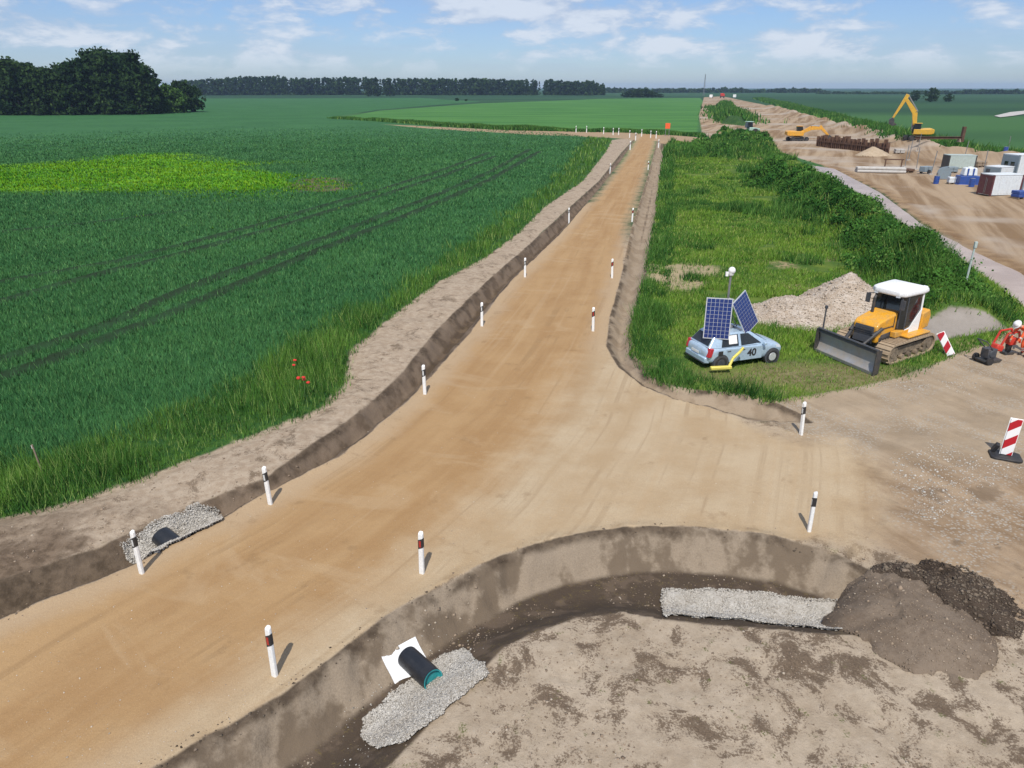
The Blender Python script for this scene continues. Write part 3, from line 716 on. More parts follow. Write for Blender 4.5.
def gravel_patch(name, poly_px, zg, n, size, seed, mat, thick=0.05):
    poly = np.array([GT(a, b) for a, b in poly_px])
    g = np.random.default_rng(seed)
    lo, hi = poly.min(0) - .1, poly.max(0) + .1
    # bed: fine grid clipped by the outline, laid a little above the soil
    st = 0.05
    gx, gy = np.meshgrid(np.arange(lo[0], hi[0], st), np.arange(lo[1], hi[1], st), indexing="ij")
    sd = sdpoly(gx.ravel(), gy.ravel(), poly, 2).reshape(gx.shape) + 0.10 * fbm(gx, gy, 3.0, seed, 3)
    gz = height(gx.ravel(), gy.ravel()).reshape(gx.shape) + thick * sstep(sd, -0.02, 0.12) + 0.02 * fbm(gx, gy, 6.0, seed + 1, 2)
    ins = sd > 0.0
    idx = -np.ones(gx.shape, int); idx[ins] = np.arange(ins.sum())
    q = np.stack([idx[:-1, :-1], idx[1:, :-1], idx[1:, 1:], idx[:-1, 1:]], -1).reshape(-1, 4); q = q[(q >= 0).all(1)]
    V = np.stack([gx[ins], gy[ins], gz[ins]], -1)
    x = g.uniform(lo[0], hi[0], n * 3); y = g.uniform(lo[1], hi[1], n * 3)
    k = sdpoly(x, y, poly, 2) + 0.10 * fbm(x, y, 3.0, seed, 3) > g.exponential(0.02, n * 3) - 0.035
    x, y = x[k][:n], y[k][:n]
    sv, sf, tt = stones(x, y, height(x, y) + thick, size * np.minimum(g.lognormal(0, 0.45, len(x)), 2.5), seed + 2)
    tri = np.concatenate([q[:, [0, 1, 2]], q[:, [0, 2, 3]], sf + len(V)])
    o = fast_mesh(name, np.concatenate([V, sv]), tri, 3, mat, {"tint": np.concatenate([g.uniform(0.1, 0.6, len(V)), tt])})
    return tag(o, kind="stuff")
gravel_patch("gravel_bed", [(122, 546), (150, 528), (197, 507), (216, 514), (221, 521), (187, 538), (160, 553), (128, 562)], -0.35, 12000, 0.016, 301, M_GRAVEL, 0.10)
gravel_patch("gravel_bed", [(362, 738), (364, 722), (400, 690), (440, 658), (462, 652), (474, 660), (489, 676), (450, 706), (405, 745), (380, 750)], -0.62, 24000, 0.0135, 302, M_GRAVEL, 0.07)
gravel_patch("gravel_bed", [(663, 591), (745, 593), (836, 602), (841, 631), (760, 624), (665, 617)], -0.66, 26000, 0.014, 303, M_GRAVEL, 0.07)

def clods(name, n, px0, px1, test, size, seed, mat, zoff=0.0):
    g = np.random.default_rng(seed)
    u = g.uniform(px0[0], px1[0], n); v = g.uniform(px0[1], px1[1], n)
    P = np.array([G(a, b) for a, b in zip(u, v)]); x, y = P[:, 0], P[:, 1]
    F = fields(x, y); k = test(x, y, F, g); x, y = x[k], y[k]
    z = height(x, y)
    sv, sf, tt = stones(x, y, z + zoff, size * np.minimum(g.lognormal(0, 0.5, len(x)), 2.6), seed, 0.55)
    return tag(fast_mesh(name, sv, sf, 3, mat, {"tint": tt}), kind="stuff")
off = lambda F: (F["road"] < -0.1) & (F["crop"] < 0) & (F["mead"] < -0.1) & (F["verge"] < 0)
clods("soil_clods", 12000, (200, 540), (1080, 800), lambda x, y, F, g: off(F) & ((F["ditchN"] < 0) | (F["ditchN"] > 0.9)) & (fbm(x, y, 0.7, 15, 3) > 0.0), 0.015, 311, M_CLOD)
clods("soil_clods", 5000, (-60, 300), (480, 640), lambda x, y, F, g: off(F) & (fbm(x, y, 0.8, 16, 3) > 0.05), 0.022, 312, M_CLOD)
clods("damp_soil_clods", 3000, (200, 520), (860, 780), lambda x, y, F, g: (F["ditchN"] > -0.05) & ((F["ditchN"] < 0.28) | (F["ditchN"] > 0.9)) & (fbm(x, y, 0.9, 17, 2) > -0.05), 0.014, 313, M_DARKCLOD)
clods("loose_gravel", 12000, (830, 380), (1080, 600), lambda x, y, F, g: off(F) & (0.8 * fbm(x, y, 0.35, 18, 3) - 0.12 + 0.75 * np.exp(-np.hypot(x - G(930, 462)[0], (y - G(930, 462)[1])) / 1.6) > 0.10), 0.020, 314, M_GRAVEL)

clods("stray_gravel", 1500, (330, 600), (900, 770), lambda x, y, F, g: (F["ditchN"] > 0.5) & (fbm(x, y, 0.8, 27, 2) > -0.1), 0.014, 315, M_GRAVEL)
clods("road_grit", 9000, (-40, 330), (900, 790), lambda x, y, F, g: (F["road"] > 0.05) & (g.uniform(0, 1, len(x)) < 0.35 + 0.8 * np.exp(-F["road"] / 0.4)), 0.009, 316, M_GRAVEL_B)
clods("rim_crumbs", 9000, (-40, 380), (900, 790), lambda x, y, F, g: (np.abs(F["road"]) < 0.22) & ((F["ditchN"] > -0.3) | (F["ditchL"] > -0.3)) & (fbm(x, y, 0.7, 28, 2) > -0.2), 0.016, 317, M_DARKCLOD)
# heaps --------------------------------------------------------------
def heap(name, label, cat, c, rx, ry, hgt, seed, mat, rough=0.10, lobes=(), peak=1.3, stone=None, st=0.06, rot=0.0):
    """loose material tipped in a pile: skirts thin out, the crest stays lumpy"""
    ext = max([max(rx, ry) * 1.35] + [max(abs(l[0]), abs(l[1])) + l[2] * 1.3 for l in lobes])
    a = np.arange(-ext, ext, st)
    gx, gy = np.meshgrid(a, a, indexing="ij")
    def prof(X, Y):
        ca, sa = math.cos(rot), math.sin(rot)
        xr, yr = X * ca + Y * sa, -X * sa + Y * ca
        ang = np.hypot(xr / rx, yr / ry) * (1 + 0.28 * fbm(X, Y, 0.9 / max(rx, 1) * 2.2, seed, 3))
        z = hgt * np.clip(1 - ang, 0, 1) ** (1 / peak)
        for lx, ly, lr, lh in lobes:
            z = np.maximum(z, lh * np.clip(1 - np.hypot(X - lx, Y - ly) / lr * (1 + 0.3 * fbm(X, Y, 0.8, seed + 3, 2)), 0, 1) ** (1 / peak))
        return z
    z = prof(gx, gy)
    lump = rough * (fbm(gx, gy, 1.6, seed + 1, 4) + 0.5 * fbm(gx, gy, 6, seed + 2, 2)) * sstep(z, 0, 0.25 * hgt)
    ins = z > 0.004
    ext_ins = ins.copy()
    ext_ins[1:] |= ins[:-1]; ext_ins[:-1] |= ins[1:]; ext_ins[:, 1:] |= ins[:, :-1]; ext_ins[:, :-1] |= ins[:, 1:]
    gz = height((gx + c[0]).ravel(), (gy + c[1]).ravel()).reshape(gx.shape)
    zz = np.where(ins, gz * (1 - sstep(z, 0, 0.3)) + np.maximum(gz, -0.1) * sstep(z, 0, 0.3) + z + lump, gz - 0.06)
    idx = -np.ones(gx.shape, int); idx[ext_ins] = np.arange(ext_ins.sum())
    q = np.stack([idx[:-1, :-1], idx[1:, :-1], idx[1:, 1:], idx[:-1, 1:]], -1).reshape(-1, 4); q = q[(q >= 0).all(1)]
    z0 = H1(*c)
    V = np.stack([gx[ext_ins], gy[ext_ins], zz[ext_ins] - z0], -1)
    o = fast_mesh(name, V, q, 4, mat, {"tint": np.full(len(V), 0.4)}, smooth=True)
    o.location = (c[0], c[1], z0)
    if stone:
        nst, ssz, smat = stone
        g = np.random.default_rng(seed + 7)
        p = g.integers(0, len(V), nst * 2); p = p[z[ext_ins][p] > 0.0][:nst]
        sv, sf, tt = stones(V[p, 0] + g.uniform(-st, st, len(p)) / 2, V[p, 1] + g.uniform(-st, st, len(p)) / 2, V[p, 2] + ssz * 0.15, ssz * g.lognormal(0, 0.55, len(p)), seed + 8)
        s = fast_mesh("loose_stones", sv, sf, 3, smat, {"tint": tt}); s.parent = o; s["kind"] = "stuff"
    return tag(o, label, cat)
def heap_mat(name, a, b, cst, scale=1.0, thr=0.2):
    m, n, bs = new_mat(name)
    p = n.pos(); nM = n.noise(p, 0.9 * scale, 5, 0.65); nS = n.noise(p, 7 * scale, 5, 0.7); nF = n.noise(p, 40 * scale, 3, 0.7)
    c = n.mix(n.step(n.add(n.mul(nM, .6), n.mul(nS, .4)), .4, .6), a, b)
    c = n.mix(n.mul(n.step(n.voro(p, 16 * scale), thr, thr * .5), n.step(nS, .4, .6)), c, cst)
    n.put(bs.inputs["Base Color"], c); bs.inputs["Roughness"].default_value = 0.95; bs.inputs["Specular IOR Level"].default_value = 0.15
    n.put(bs.inputs["Normal"], n.bump(n.add(n.mul(nS, .6), n.mul(nF, .3)), 0.8, 0.08))
    return m
M_HEAP = heap_mat("grey_brown_topsoil", (0.150, 0.112, 0.080), (0.205, 0.158, 0.116), (0.24, 0.19, 0.15))
M_DAMP = heap_mat("damp_dark_soil", (0.040, 0.029, 0.021), (0.075, 0.055, 0.04), (0.20, 0.15, 0.11))
M_GHEAP = heap_mat("gravel_heap_mix", (0.38, 0.30, 0.225), (0.50, 0.43, 0.36), (0.58, 0.54, 0.48), 1.2, 0.4)
M_SANDH = heap_mat("dry_sand", (0.36, 0.275, 0.185), (0.44, 0.35, 0.25), (0.6, 0.5, 0.36), 0.6)
heap("damp_soil_heap", "low crescent of dark damp clods curling behind the grey-brown soil heap", "soil heap", G(958, 598), 1.08, 1.30, 0.34, 401, M_DAMP, 0.16, ((-0.95, 0.62, 0.75, 0.30), (0.35, -0.75, 0.55, 0.22)), 1.4, (2600, 0.018, M_DARKCLOD), rot=0.6)
heap("topsoil_heap", "round grey-brown topsoil heap at the end of the gravelled ditch", "soil heap", G(905, 616), 1.5, 1.75, 0.36, 402, M_HEAP, 0.07, ((-0.55, 0.1, 0.8, 0.30), (0.4, -0.6, 0.8, 0.25)), 2.1, (2200, 0.011, M_CLOD))
gx_, gy_ = G(852, 318)
heap("gravel_heap", "pale pinkish gravel heap in the meadow behind the bulldozer", "gravel heap", (gx_ - 0.15, gy_ + 0.6), 2.6, 2.4, 2.0, 403, M_GHEAP, 0.16, ((-2.2, -0.5, 2.6, 0.85), (-3.3, -0.9, 1.9, 0.5), (1.0, 0.1, 1.9, 1.2)), 1.25, (9000, 0.022, M_GRAVEL_B), 0.08)
sx_, sy_ = G(872, 155)
heap("sand_heap", "small pointed sand heap in front of the rusty sheet piles", "sand heap", (sx_, sy_), 2.8, 2.4, 1.5, 404, M_SANDH, 0.2, (), 1.0, None, 0.3)

# muddy water in the channel and the silty puddle behind the bulldozer
mw, n_, b_ = new_mat("muddy_water")
p_ = n_.pos()
n_.put(b_.inputs["Base Color"], n_.mix(n_.step(n_.noise(p_, 0.25, 4, 0.6), 0.4, 0.62), (0.34, 0.255, 0.20), (0.42, 0.325, 0.265)))
b_.inputs["Roughness"].default_value = 0.25; b_.inputs["Specular IOR Level"].default_value = 0.3
b_.inputs["IOR"].default_value = 1.33
n_.put(b_.inputs["Normal"], n_.bump(n_.noise(p_, 2.5, 3), 0.05, 0.05))
def sheet(name, poly, z, mat):
    me = bpy.data.meshes.new(name)
    me.from_pydata([(a, b, z) for a, b in poly], [], [tuple(range(len(poly)))])
    me.materials.append(mat); o = bpy.data.objects.new(name, me); COL.objects.link(o)
    if me.polygons[0].normal.z < 0: me.flip_normals()
    return tag(o, kind="structure")
sheet("channel_water", WATER, -0.10, mw)
# ------------------------------------------------------------------ materials of the built things
M_WHITE = paint("white_plastic", (0.80, 0.80, 0.78), 0.45, dirt=0.15, dirt_col=(0.5, 0.42, 0.32))
M_BLACK = paint("black_rubber", (0.022, 0.022, 0.024), 0.6, dirt=0.2, dirt_col=(0.14, 0.11, 0.08))
M_REDREF = paint("red_reflector", (0.38, 0.03, 0.025), 0.25, dirt=0.05)
M_WREF = paint("clear_reflector", (0.62, 0.63, 0.62), 0.2, dirt=0.05)
M_STEEL = paint("grey_steel", (0.30, 0.31, 0.32), 0.45, 0.6, dirt=0.3)
M_DKSTEEL = paint("dark_steel", (0.06, 0.062, 0.065), 0.5, 0.4, dirt=0.35, dirt_col=(0.20, 0.15, 0.10))
M_YEL = paint("yellow_machine_paint", (0.70, 0.33, 0.02), 0.5, var=0.2, dirt=0.7, dirt_col=(0.40, 0.26, 0.10), coat=0.2)
M_YEL2 = paint("excavator_yellow_paint", (0.62, 0.36, 0.03), 0.45, dirt=0.4)
M_CABW = paint("cab_white_paint", (0.80, 0.81, 0.81), 0.5, dirt=0.22, dirt_col=(0.5, 0.45, 0.38))
M_GLASS = paint("dark_window_glass", (0.010, 0.014, 0.016), 0.08, dirt=0.06, dirt_col=(0.08, 0.08, 0.07), coat=0.5)
M_TRACK = paint("dusty_track_steel", (0.33, 0.25, 0.165), 0.85, 0.0, dirt=0.6, dirt_col=(0.44, 0.34, 0.23), scale=5)
M_TRACKF = paint("muddy_roller_frame", (0.13, 0.10, 0.07), 0.85, dirt=0.8, dirt_col=(0.36, 0.28, 0.19), scale=2.5)
M_BLADE = paint("worn_blade_steel", (0.36, 0.365, 0.38), 0.45, 0.15, dirt=0.7, dirt_col=(0.36, 0.28, 0.19), scale=1.1)
M_CAR = paint("pale_blue_car_paint", (0.44, 0.57, 0.69), 0.28, 0.25, dirt=0.12, coat=0.6, scale=1.5)
M_TRIM = paint("dark_grey_plastic", (0.05, 0.055, 0.065), 0.6, dirt=0.2)
M_TAIL = paint("red_lamp_plastic", (0.45, 0.03, 0.04), 0.2, dirt=0.05)
M_LAMP = paint("clear_lamp_plastic", (0.62, 0.66, 0.70), 0.1, dirt=0.05)
M_PAPER = paint("white_paper", (0.80, 0.78, 0.76), 0.7, dirt=0.05)
M_YPIPE = paint("bright_yellow_plastic", (0.72, 0.62, 0.12), 0.5, dirt=0.2)
M_ALU = paint("aluminium", (0.70, 0.72, 0.74), 0.35, 0.5, dirt=0.05)
M_RUST = paint("rusty_steel", (0.10, 0.052, 0.032), 0.85, 0.1, dirt=0.5, dirt_col=(0.20, 0.12, 0.075), scale=1.2)
M_ORANGE = paint("hi_vis_orange_cloth", (0.80, 0.12, 0.03), 0.8, dirt=0.15)
M_REDM = paint("red_machine_paint", (0.55, 0.035, 0.02), 0.45, dirt=0.25)
M_REFL = paint("reflective_tape", (0.72, 0.68, 0.64), 0.4, dirt=0.1)
M_SKIN = paint("skin", (0.50, 0.30, 0.21), 0.6, dirt=0.0)
M_GREENP = paint("pale_green_paint", (0.36, 0.52, 0.44), 0.45, dirt=0.2)
M_CONTG = paint("grey_blue_container_paint", (0.20, 0.255, 0.29), 0.5, dirt=0.2)
M_CONTW = paint("white_container_paint", (0.66, 0.70, 0.72), 0.5, dirt=0.15)
M_MAROON = paint("dark_red_container_paint", (0.105, 0.028, 0.035), 0.5, dirt=0.2)
M_BLUE = paint("blue_paint", (0.025, 0.075, 0.30), 0.4, dirt=0.15)
M_CONC = paint("pale_concrete", (0.45, 0.43, 0.40), 0.85, dirt=0.3)
M_WOODP = paint("weathered_wood", (0.26, 0.20, 0.14), 0.85, dirt=0.3)
M_TEAL = paint("teal_pipe_lining", (0.03, 0.30, 0.32), 0.4, dirt=0.05)
M_PIPE = paint("black_pipe_plastic", (0.012, 0.014, 0.018), 0.42, dirt=0.12, dirt_col=(0.10, 0.09, 0.08))
M_FLEECE = paint("white_geotextile", (0.80, 0.81, 0.82), 0.9, dirt=0.08)
M_GREYGREEN = paint("grey_green_paint", (0.40, 0.47, 0.44), 0.6, dirt=0.2)

def ground_obj(px, py, z=0.0):
    x, y = G(px, py, z); return x, y, H1(x, y)

# ------------------------------------------------------------------ delineator posts
def make_post(reflector):
    b = MB()
    pts = [(-0.062, -0.03), (-0.045, -0.048), (0.045, -0.048), (0.062, -0.03), (0.062, 0.02), (0.035, 0.048), (-0.035, 0.048), (-0.062, 0.02)]
    hgt = 1.13
    rings = []
    for z, k in ((-0.25, 1.0), (0.0, 1.0), (hgt - 0.05, 0.97), (hgt, 0.88)):
        rings.append([(x * k, y * k, z + (y * 0.5 if z > 1 else 0)) for x, y in pts])
    b.loft(rings)
    return b.build("delineator_post", M_WHITE, bevel=0.006, seg=1)
def post_band(parent):
    pts = [(-0.065, -0.032), (-0.047, -0.051), (0.047, -0.051), (0.065, -0.032), (0.065, 0.022), (0.037, 0.051), (-0.037, 0.051), (-0.065, 0.022)]
    b = MB(); b.loft([[(x, y, 0.72 + x * 0.55) for x, y in pts], [(x, y, 0.97 + x * 0.55) for x, y in pts]])
    return b.build("black_band", M_BLACK, parent)
def post_reflector(parent, mat, n=1):
    for s in (-1, 1):
        b = MB(); b.box((0, s * 0.0535, 0.845), (0.055, 0.006, 0.17)); b.build("reflector", mat, parent)
PG = "white delineator posts along the new dirt road"
proto = {}
for k, mt in (("red", M_REDREF), ("white", M_WREF)):
    o = make_post(k); post_band(o); post_reflector(o, mt); proto[k] = [o, False]
POSTS = [
    (142, 573, "white", "white delineator post beside the half-buried black pipe end on the left road edge", 30),
    (270.5, 504, "white", "white delineator post on the left road edge above the grey gravel bed", 25),
    (425, 394, "white", "white delineator post on the left road edge level with the red poppies", 18),
    (482, 326, "white", "white delineator post on the left road edge level with the bulldozer", 14),
    (525, 277, "white", "white delineator post on the left road edge opposite the bare patch in the meadow", 12),
    (569, 221, "white", "small distant delineator post on the left road edge, second from the crossing on that side", 12),
    (610, 172, "white", "tiny delineator post on the left road edge, last before the crossing track", 12),
    (275, 675, "red", "white delineator post with brown reflector above the white pipe collar, nearest the viewer", 28),
    (422, 573, "red", "white delineator post with dark red reflector at the start of the curved ditch bank", 25),
    (809, 531, "white", "white delineator post on the pale junction above the gravelled end of the curved ditch", 100),
    (801, 435, "white", "white delineator post with broad black band by the dark soil below the meadow corner", 70),
    (593, 331, "red", "white delineator post with red reflector on the right road edge opposite the solar panel car", 14),
    (612, 278, "red", "white delineator post with red reflector on the right road edge, second beyond the junction", 12),
    (632, 222, "red", "small distant delineator post with red reflector on the right road edge, third beyond the junction", 12),
    (648, 170, "red", "tiny delineator post on the right road edge, last before the crossing track", 12),
]
for px, py, k, lab, rz in POSTS:
    o, used = proto[k]
    if used: o = copy_tree(o)
    proto[k][1] = True
    x, y, z = ground_obj(px, py)
    o.location = (x, y, max(z, -0.05)); o.rotation_euler = (R(random.uniform(-2, 2)), R(random.uniform(-2, 2)), R(-rz))
    tag(o, lab, "delineator post", PG)
FARP = [(576, 133.0), (586.5, 133.0), (603.5, 134.5), (613, 135.5), (618.5, 135.5), (629.5, 138.0), (635.5, 140.5), (641.5, 136.5), (650.5, 138.0), (656, 138.5), (658.5, 146), (630, 150)]
for i, (px, py) in enumerate(FARP):
    o = copy_tree(proto["white"][0]); x, y, z = ground_obj(px, py)
    o.location = (x, y, z); o.rotation_euler = (0, 0, R(-12)); o.scale = (1.6, 1.6, 1.35)
    tag(o, "tiny white delineator post at the far crossing track", "delineator post", PG)

# ------------------------------------------------------------------ culvert pipes
def ring_pipe(name, p0, p1, r, th, parent, mat, cut=0.0, n=28):
    """hollow pipe along p0->p1 with outer corrugation; p1 end cut on a slant"""
    p0, p1 = Vector(p0), Vector(p1); d = (p1 - p0); L = d.length; d.normalize()
    up = Vector((0, 0, 1)); a = d.cross(up).normalized(); b_ = a.cross(d).normalized()
    rings = []
    ns = max(8, int(L / 0.035))
    def ring(t, rad, slant):
        return [p0 + d * (t + slant * math.sin(2 * math.pi * i / n)) + (a * math.cos(2 * math.pi * i / n) + b_ * math.sin(2 * math.pi * i / n)) * rad for i in range(n)]
    for k in range(ns + 1):
        f = k / ns
        rings.append(ring(L * f, r * (1 + (0.018 if k % 2 and k < ns - 3 else 0.0)), -cut * f))
    m = MB(); m.loft(rings, caps=False)
    o = m.build(name, mat, parent, smooth=True)
    return o, ring, L
gx_, gy_ = GT(405, 664)
t = thing("culvert_pipe", "black culvert pipe with teal lining sticking out through a square white collar", "culvert pipe", (gx_, gy_, H1(gx_, gy_)))
ex = Vector((0.78, 0.62, 0.0)).normalized(); ey = Vector((0.37, -0.46, -0.36)).normalized(); bankn = ey.cross(ex).normalized()
if bankn.z < 0: bankn = -bankn
cc_ = bankn * 0.12
pdir = Vector((0.66, -0.75, 0.05)).normalized()
pc = cc_ + ex * 0.04 + Vector((0, 0, 0.10))
pe = pc + pdir * 0.92
side = pdir.cross(Vector((0, 0, 1))).normalized()
o, ring, L = ring_pipe("outer_pipe", pc - pdir * 0.02, pe, 0.225, 0.02, t, M_PIPE, 0.03)
m = MB(); m.loft([ring(L + 0.002, 0.224, -0.03), ring(L + 0.002, 0.198, -0.03), ring(L - 0.6, 0.198, 0.0)], caps=False); m.build("pipe_lining", M_TEAL, t, smooth=True)
m = MB()
q = [pe - pdir * 0.10 + (side * math.cos(a) + side.cross(pdir) * math.sin(a)) * 0.2 for a in [2 * math.pi * i / 20 for i in range(20)]]
m.add(q, [tuple(range(20))]); m.build("end_cover", M_TEAL, t)
# collar lies on the bank around the pipe
m = MB(); Q = []
for j in range(9):
    for i in range(9):
        u, v = (i / 8 - 0.5) * 0.84, (j / 8 - 0.5) * 0.74
        Q.append(cc_ + ex * u + ey * v + bankn * (0.018 * math.sin(u * 9 + v * 4) + 0.012 * math.sin(v * 11)))
N0 = len(Q); Q2 = [p - bankn * 0.03 for p in Q]
fs = [(j * 9 + i, j * 9 + i + 1, (j + 1) * 9 + i + 1, (j + 1) * 9 + i) for j in range(8) for i in range(8)]
fs += [tuple(reversed([a + N0 for a in f])) for f in fs]
bd = [i for i in range(9)] + [j * 9 + 8 for j in range(1, 9)] + [72 + i for i in range(7, -1, -1)] + [j * 9 for j in range(7, 0, -1)]
fs += [(bd[i], bd[(i + 1) % len(bd)], bd[(i + 1) % len(bd)] + N0, bd[i] + N0) for i in range(len(bd))]
m.add(Q + Q2, fs); m.build("white_collar", M_FLEECE, t, smooth=True)
ax_, ay_ = G(168, 538, -0.12)
t2 = thing("culvert_pipe", "half-buried black culvert pipe end poking out of the left road bank over gravel", "culvert pipe", (ax_, ay_, -0.17))
o, ring, L = ring_pipe("outer_pipe", (0.45, -0.31, -0.16), (-0.28, 0.20, 0.0), 0.25, 0.02, t2, M_PIPE, 0.05)
m = MB(); m.loft([ring(L + 0.002, 0.249, -0.05), ring(L + 0.002, 0.215, -0.05), ring(0.0, 0.215, 0.0)], caps=False); m.build("pipe_lining", M_PIPE, t2, smooth=True)

# ------------------------------------------------------------------ car
def make_car():
    cx, cy = (np.array(G(718, 366)) + np.array(G(769, 360))) / 2
    px_, py_ = -math.sin(R(19.5)), math.cos(R(19.5))
    cx, cy = cx - 0.40, cy + 0.12
    t = thing("parked_car", "pale blue small hatchback with black number on its door beside the solar panels", "car", (cx, cy, H1(cx, cy) - 0.02), R(19.5))
    # lower body: x, half width, z under, z belt, z top centre
    st = [(-1.86, 0.56, 0.38, 0.62, 0.72), (-1.82, 0.70, 0.30, 0.80, 0.90), (-1.66, 0.79, 0.25, 0.88, 0.97), (-1.2, 0.82, 0.21, 0.90, 0.97), (-0.4, 0.825, 0.20, 0.90, 0.96),
          (0.45, 0.825, 0.20, 0.89, 0.96), (0.85, 0.82, 0.21, 0.86, 0.96), (1.2, 0.80, 0.23, 0.82, 0.91), (1.55, 0.76, 0.25, 0.74, 0.82), (1.78, 0.66, 0.28, 0.62, 0.70), (1.90, 0.50, 0.34, 0.52, 0.56)]
    rings = []
    for x, w, z0, zb, zt in st:
        half = [(0.0, z0), (w * 0.80, z0), (w * 0.97, z0 + 0.10), (w, (z0 + zb) * 0.52), (w * 0.985, zb - 0.06), (w * 0.90, zb + (zt - zb) * 0.45), (w * 0.55, zt - 0.01), (0.0, zt)]
        ringp = [(x, y, z) for y, z in half] + [(x, -y, z) for y, z in half[-2:0:-1]]
        rings.append(ringp)
    b = MB(); b.loft(rings); body = b.build("car_body", M_CAR, t, smooth=True)
    sub = body.modifiers.new("subsurf", "SUBSURF"); sub.levels = 1; sub.render_levels = 2
    # cabin
    B = [(-1.74, 0.66, 0.93), (-1.25, 0.765, 0.90), (-0.25, 0.785, 0.90), (0.50, 0.775, 0.89), (1.02, 0.66, 0.90)]
    T = [(-1.42, 0.50, 1.36), (-1.15, 0.56, 1.405), (-0.35, 0.60, 1.43), (0.05, 0.58, 1.415), (0.22, 0.53, 1.385)]
    vs = []; fs = []
    for (a, w0, z0), (c, w1, z1) in zip(B, T):
        vs += [(a, w0, z0), (c, w1, z1), (c * 1.0, 0, z1 + 0.035), (c, -w1, z1), (a, -w0, z0)]
    for k in range(4):
        for j in range(4):
            fs.append((k * 5 + j, k * 5 + j + 1, (k + 1) * 5 + j + 1, (k + 1) * 5 + j))
    fs += [(0, 1, 2, 3, 4), (24, 23, 22, 21, 20)]
    b = MB(); b.add(vs, fs); b.build("car_cabin", M_CAR, t, bevel=0.035, seg=3)
    def sidequad(s, xa0, xa1, xb0, xb1, zlo=0.05, zhi=0.88):
        """window polygon on the cabin side: bottom xa0..xa1, top xb0..xb1"""
        def wz(x, f):
            def li(A, i):
                xs = [q[0] for q in A]; return float(np.interp(x, xs, [q[i] for q in A]))
            w = li(B, 1) * (1 - f) + li(T, 1) * f; z = li(B, 2) * (1 - f) + li(T, 2) * f
            return Vector((x, s * w, z))
        q = [wz(xa0, zlo), wz(xa1, zlo), wz(xb1, zhi), wz(xb0, zhi)]
        return q if s < 0 else q[::-1]
    for s in (-1, 1):
        for nm, a in (("side_window", (-1.22, -0.43, -1.10, -0.44)), ("side_window", (-0.31, 0.66, -0.33, 0.06))):
            m = MB(); m.quadplate(sidequad(s, *a), 0.012, 0.012); m.build(nm, M_GLASS, t, bevel=0.01, seg=1)
        # doors: panels a few millimetres proud, with handles
        for nm, x0, x1 in (("rear_door", -1.02, -0.40), ("front_door", -0.36, 0.70)):
            m = MB(); pts = [(x0, 0.30), (x1, 0.30), (x1, 0.82), (x0, 0.86)]
            m.prism([(a, c) for a, c in pts], s * 0.805, s * 0.832)
            d = m.build(nm, M_CAR, t, bevel=0.02, seg=2)
            m = MB(); m.box((x0 + 0.13, s * 0.842, 0.76), (0.16, 0.02, 0.035)); m.build("handle", M_TRIM, d, bevel=0.006, seg=1)
        m = MB(); m.box((0.72, s * 0.90, 0.93), (0.12, 0.17, 0.11)); m.build("wing_mirror", M_CAR, t, bevel=0.02)
        m = MB(); m.quadplate([Vector(p) for p in ((1.70, s * 0.70, 0.60), (1.42, s * 0.775, 0.66), (1.38, s * 0.765, 0.76), (1.62, s * 0.69, 0.735))][::-s], 0.008, 0.02); m.build("headlight", M_LAMP, t)
        m = MB(); m.prism([(-1.83, 0.58), (-1.66, 0.58), (-1.58, 0.92), (-1.74, 0.93)], s * 0.60, s * 0.815); m.build("tail_lamp", M_TAIL, t, bevel=0.02)
        for x in (-1.21, 1.23):
            m = MB(); m.cyl((x, s * 0.60, 0.30), (x, s * 0.833, 0.30), 0.355, n=24); m.build("wheel_arch", M_TRIM, t)
            m = MB(); m.cyl((x, s * 0.66, 0.285), (x, s * 0.842, 0.285), 0.285, n=24); w = m.build("wheel", M_BLACK, t, bevel=0.03)
            m = MB(); m.cyl((x, s * 0.80, 0.285), (x, s * 0.848, 0.285), 0.175, n=18); m.build("rim", M_ALU if x > 0 else M_TRIM, w, bevel=0.01)
    m = MB(); m.quadplate([Vector(p) for p in ((1.0, -0.62, 0.93), (1.0, 0.62, 0.93), (0.26, 0.50, 1.36), (0.26, -0.50, 1.36))], 0.012, 0.01); m.build("windscreen", M_GLASS, t)
    m = MB(); m.quadplate([Vector(p) for p in ((-1.71, 0.58, 0.98), (-1.71, -0.58, 0.98), (-1.45, -0.46, 1.32), (-1.45, 0.46, 1.32))], 0.012, 0.01); m.build("rear_window", M_GLASS, t)
    m = MB(); m.prism([(-1.90, 0.32), (-1.66, 0.28), (-1.66, 0.55), (-1.90, 0.55)], -0.70, 0.70); m.build("rear_bumper", M_CAR, t, bevel=0.04)
    m = MB(); m.prism([(-1.91, 0.30), (-1.72, 0.26), (-1.72, 0.33), (-1.91, 0.36)], -0.66, 0.66); m.build("bumper_strip", M_TRIM, t, bevel=0.01)
    m = MB(); m.box((-1.908, 0, 0.66), (0.01, 0.5, 0.11)); m.build("number_plate", M_WHITE, t)
    m = MB(); m.box((-1.28, -0.846, 0.72), (0.20, 0.012, 0.17)); m.build("fuel_flap", M_BLACK, t)
    # notice behind the rear side window, number painted on the front door
    m = MB(); m.quadplate(sidequad(-1, -0.88, -0.50, -0.86, -0.50, 0.22, 0.84), 0.026, 0.004); m.build("white_notice", M_PAPER, t)
    fcu = bpy.data.curves.new("door_number", "FONT"); fcu.body = "40"; fcu.size = 0.42; fcu.extrude = 0.004; fcu.materials.append(M_BLACK); fcu.offset = 0.012
    fo = bpy.data.objects.new("door_number", fcu); COL.objects.link(fo)
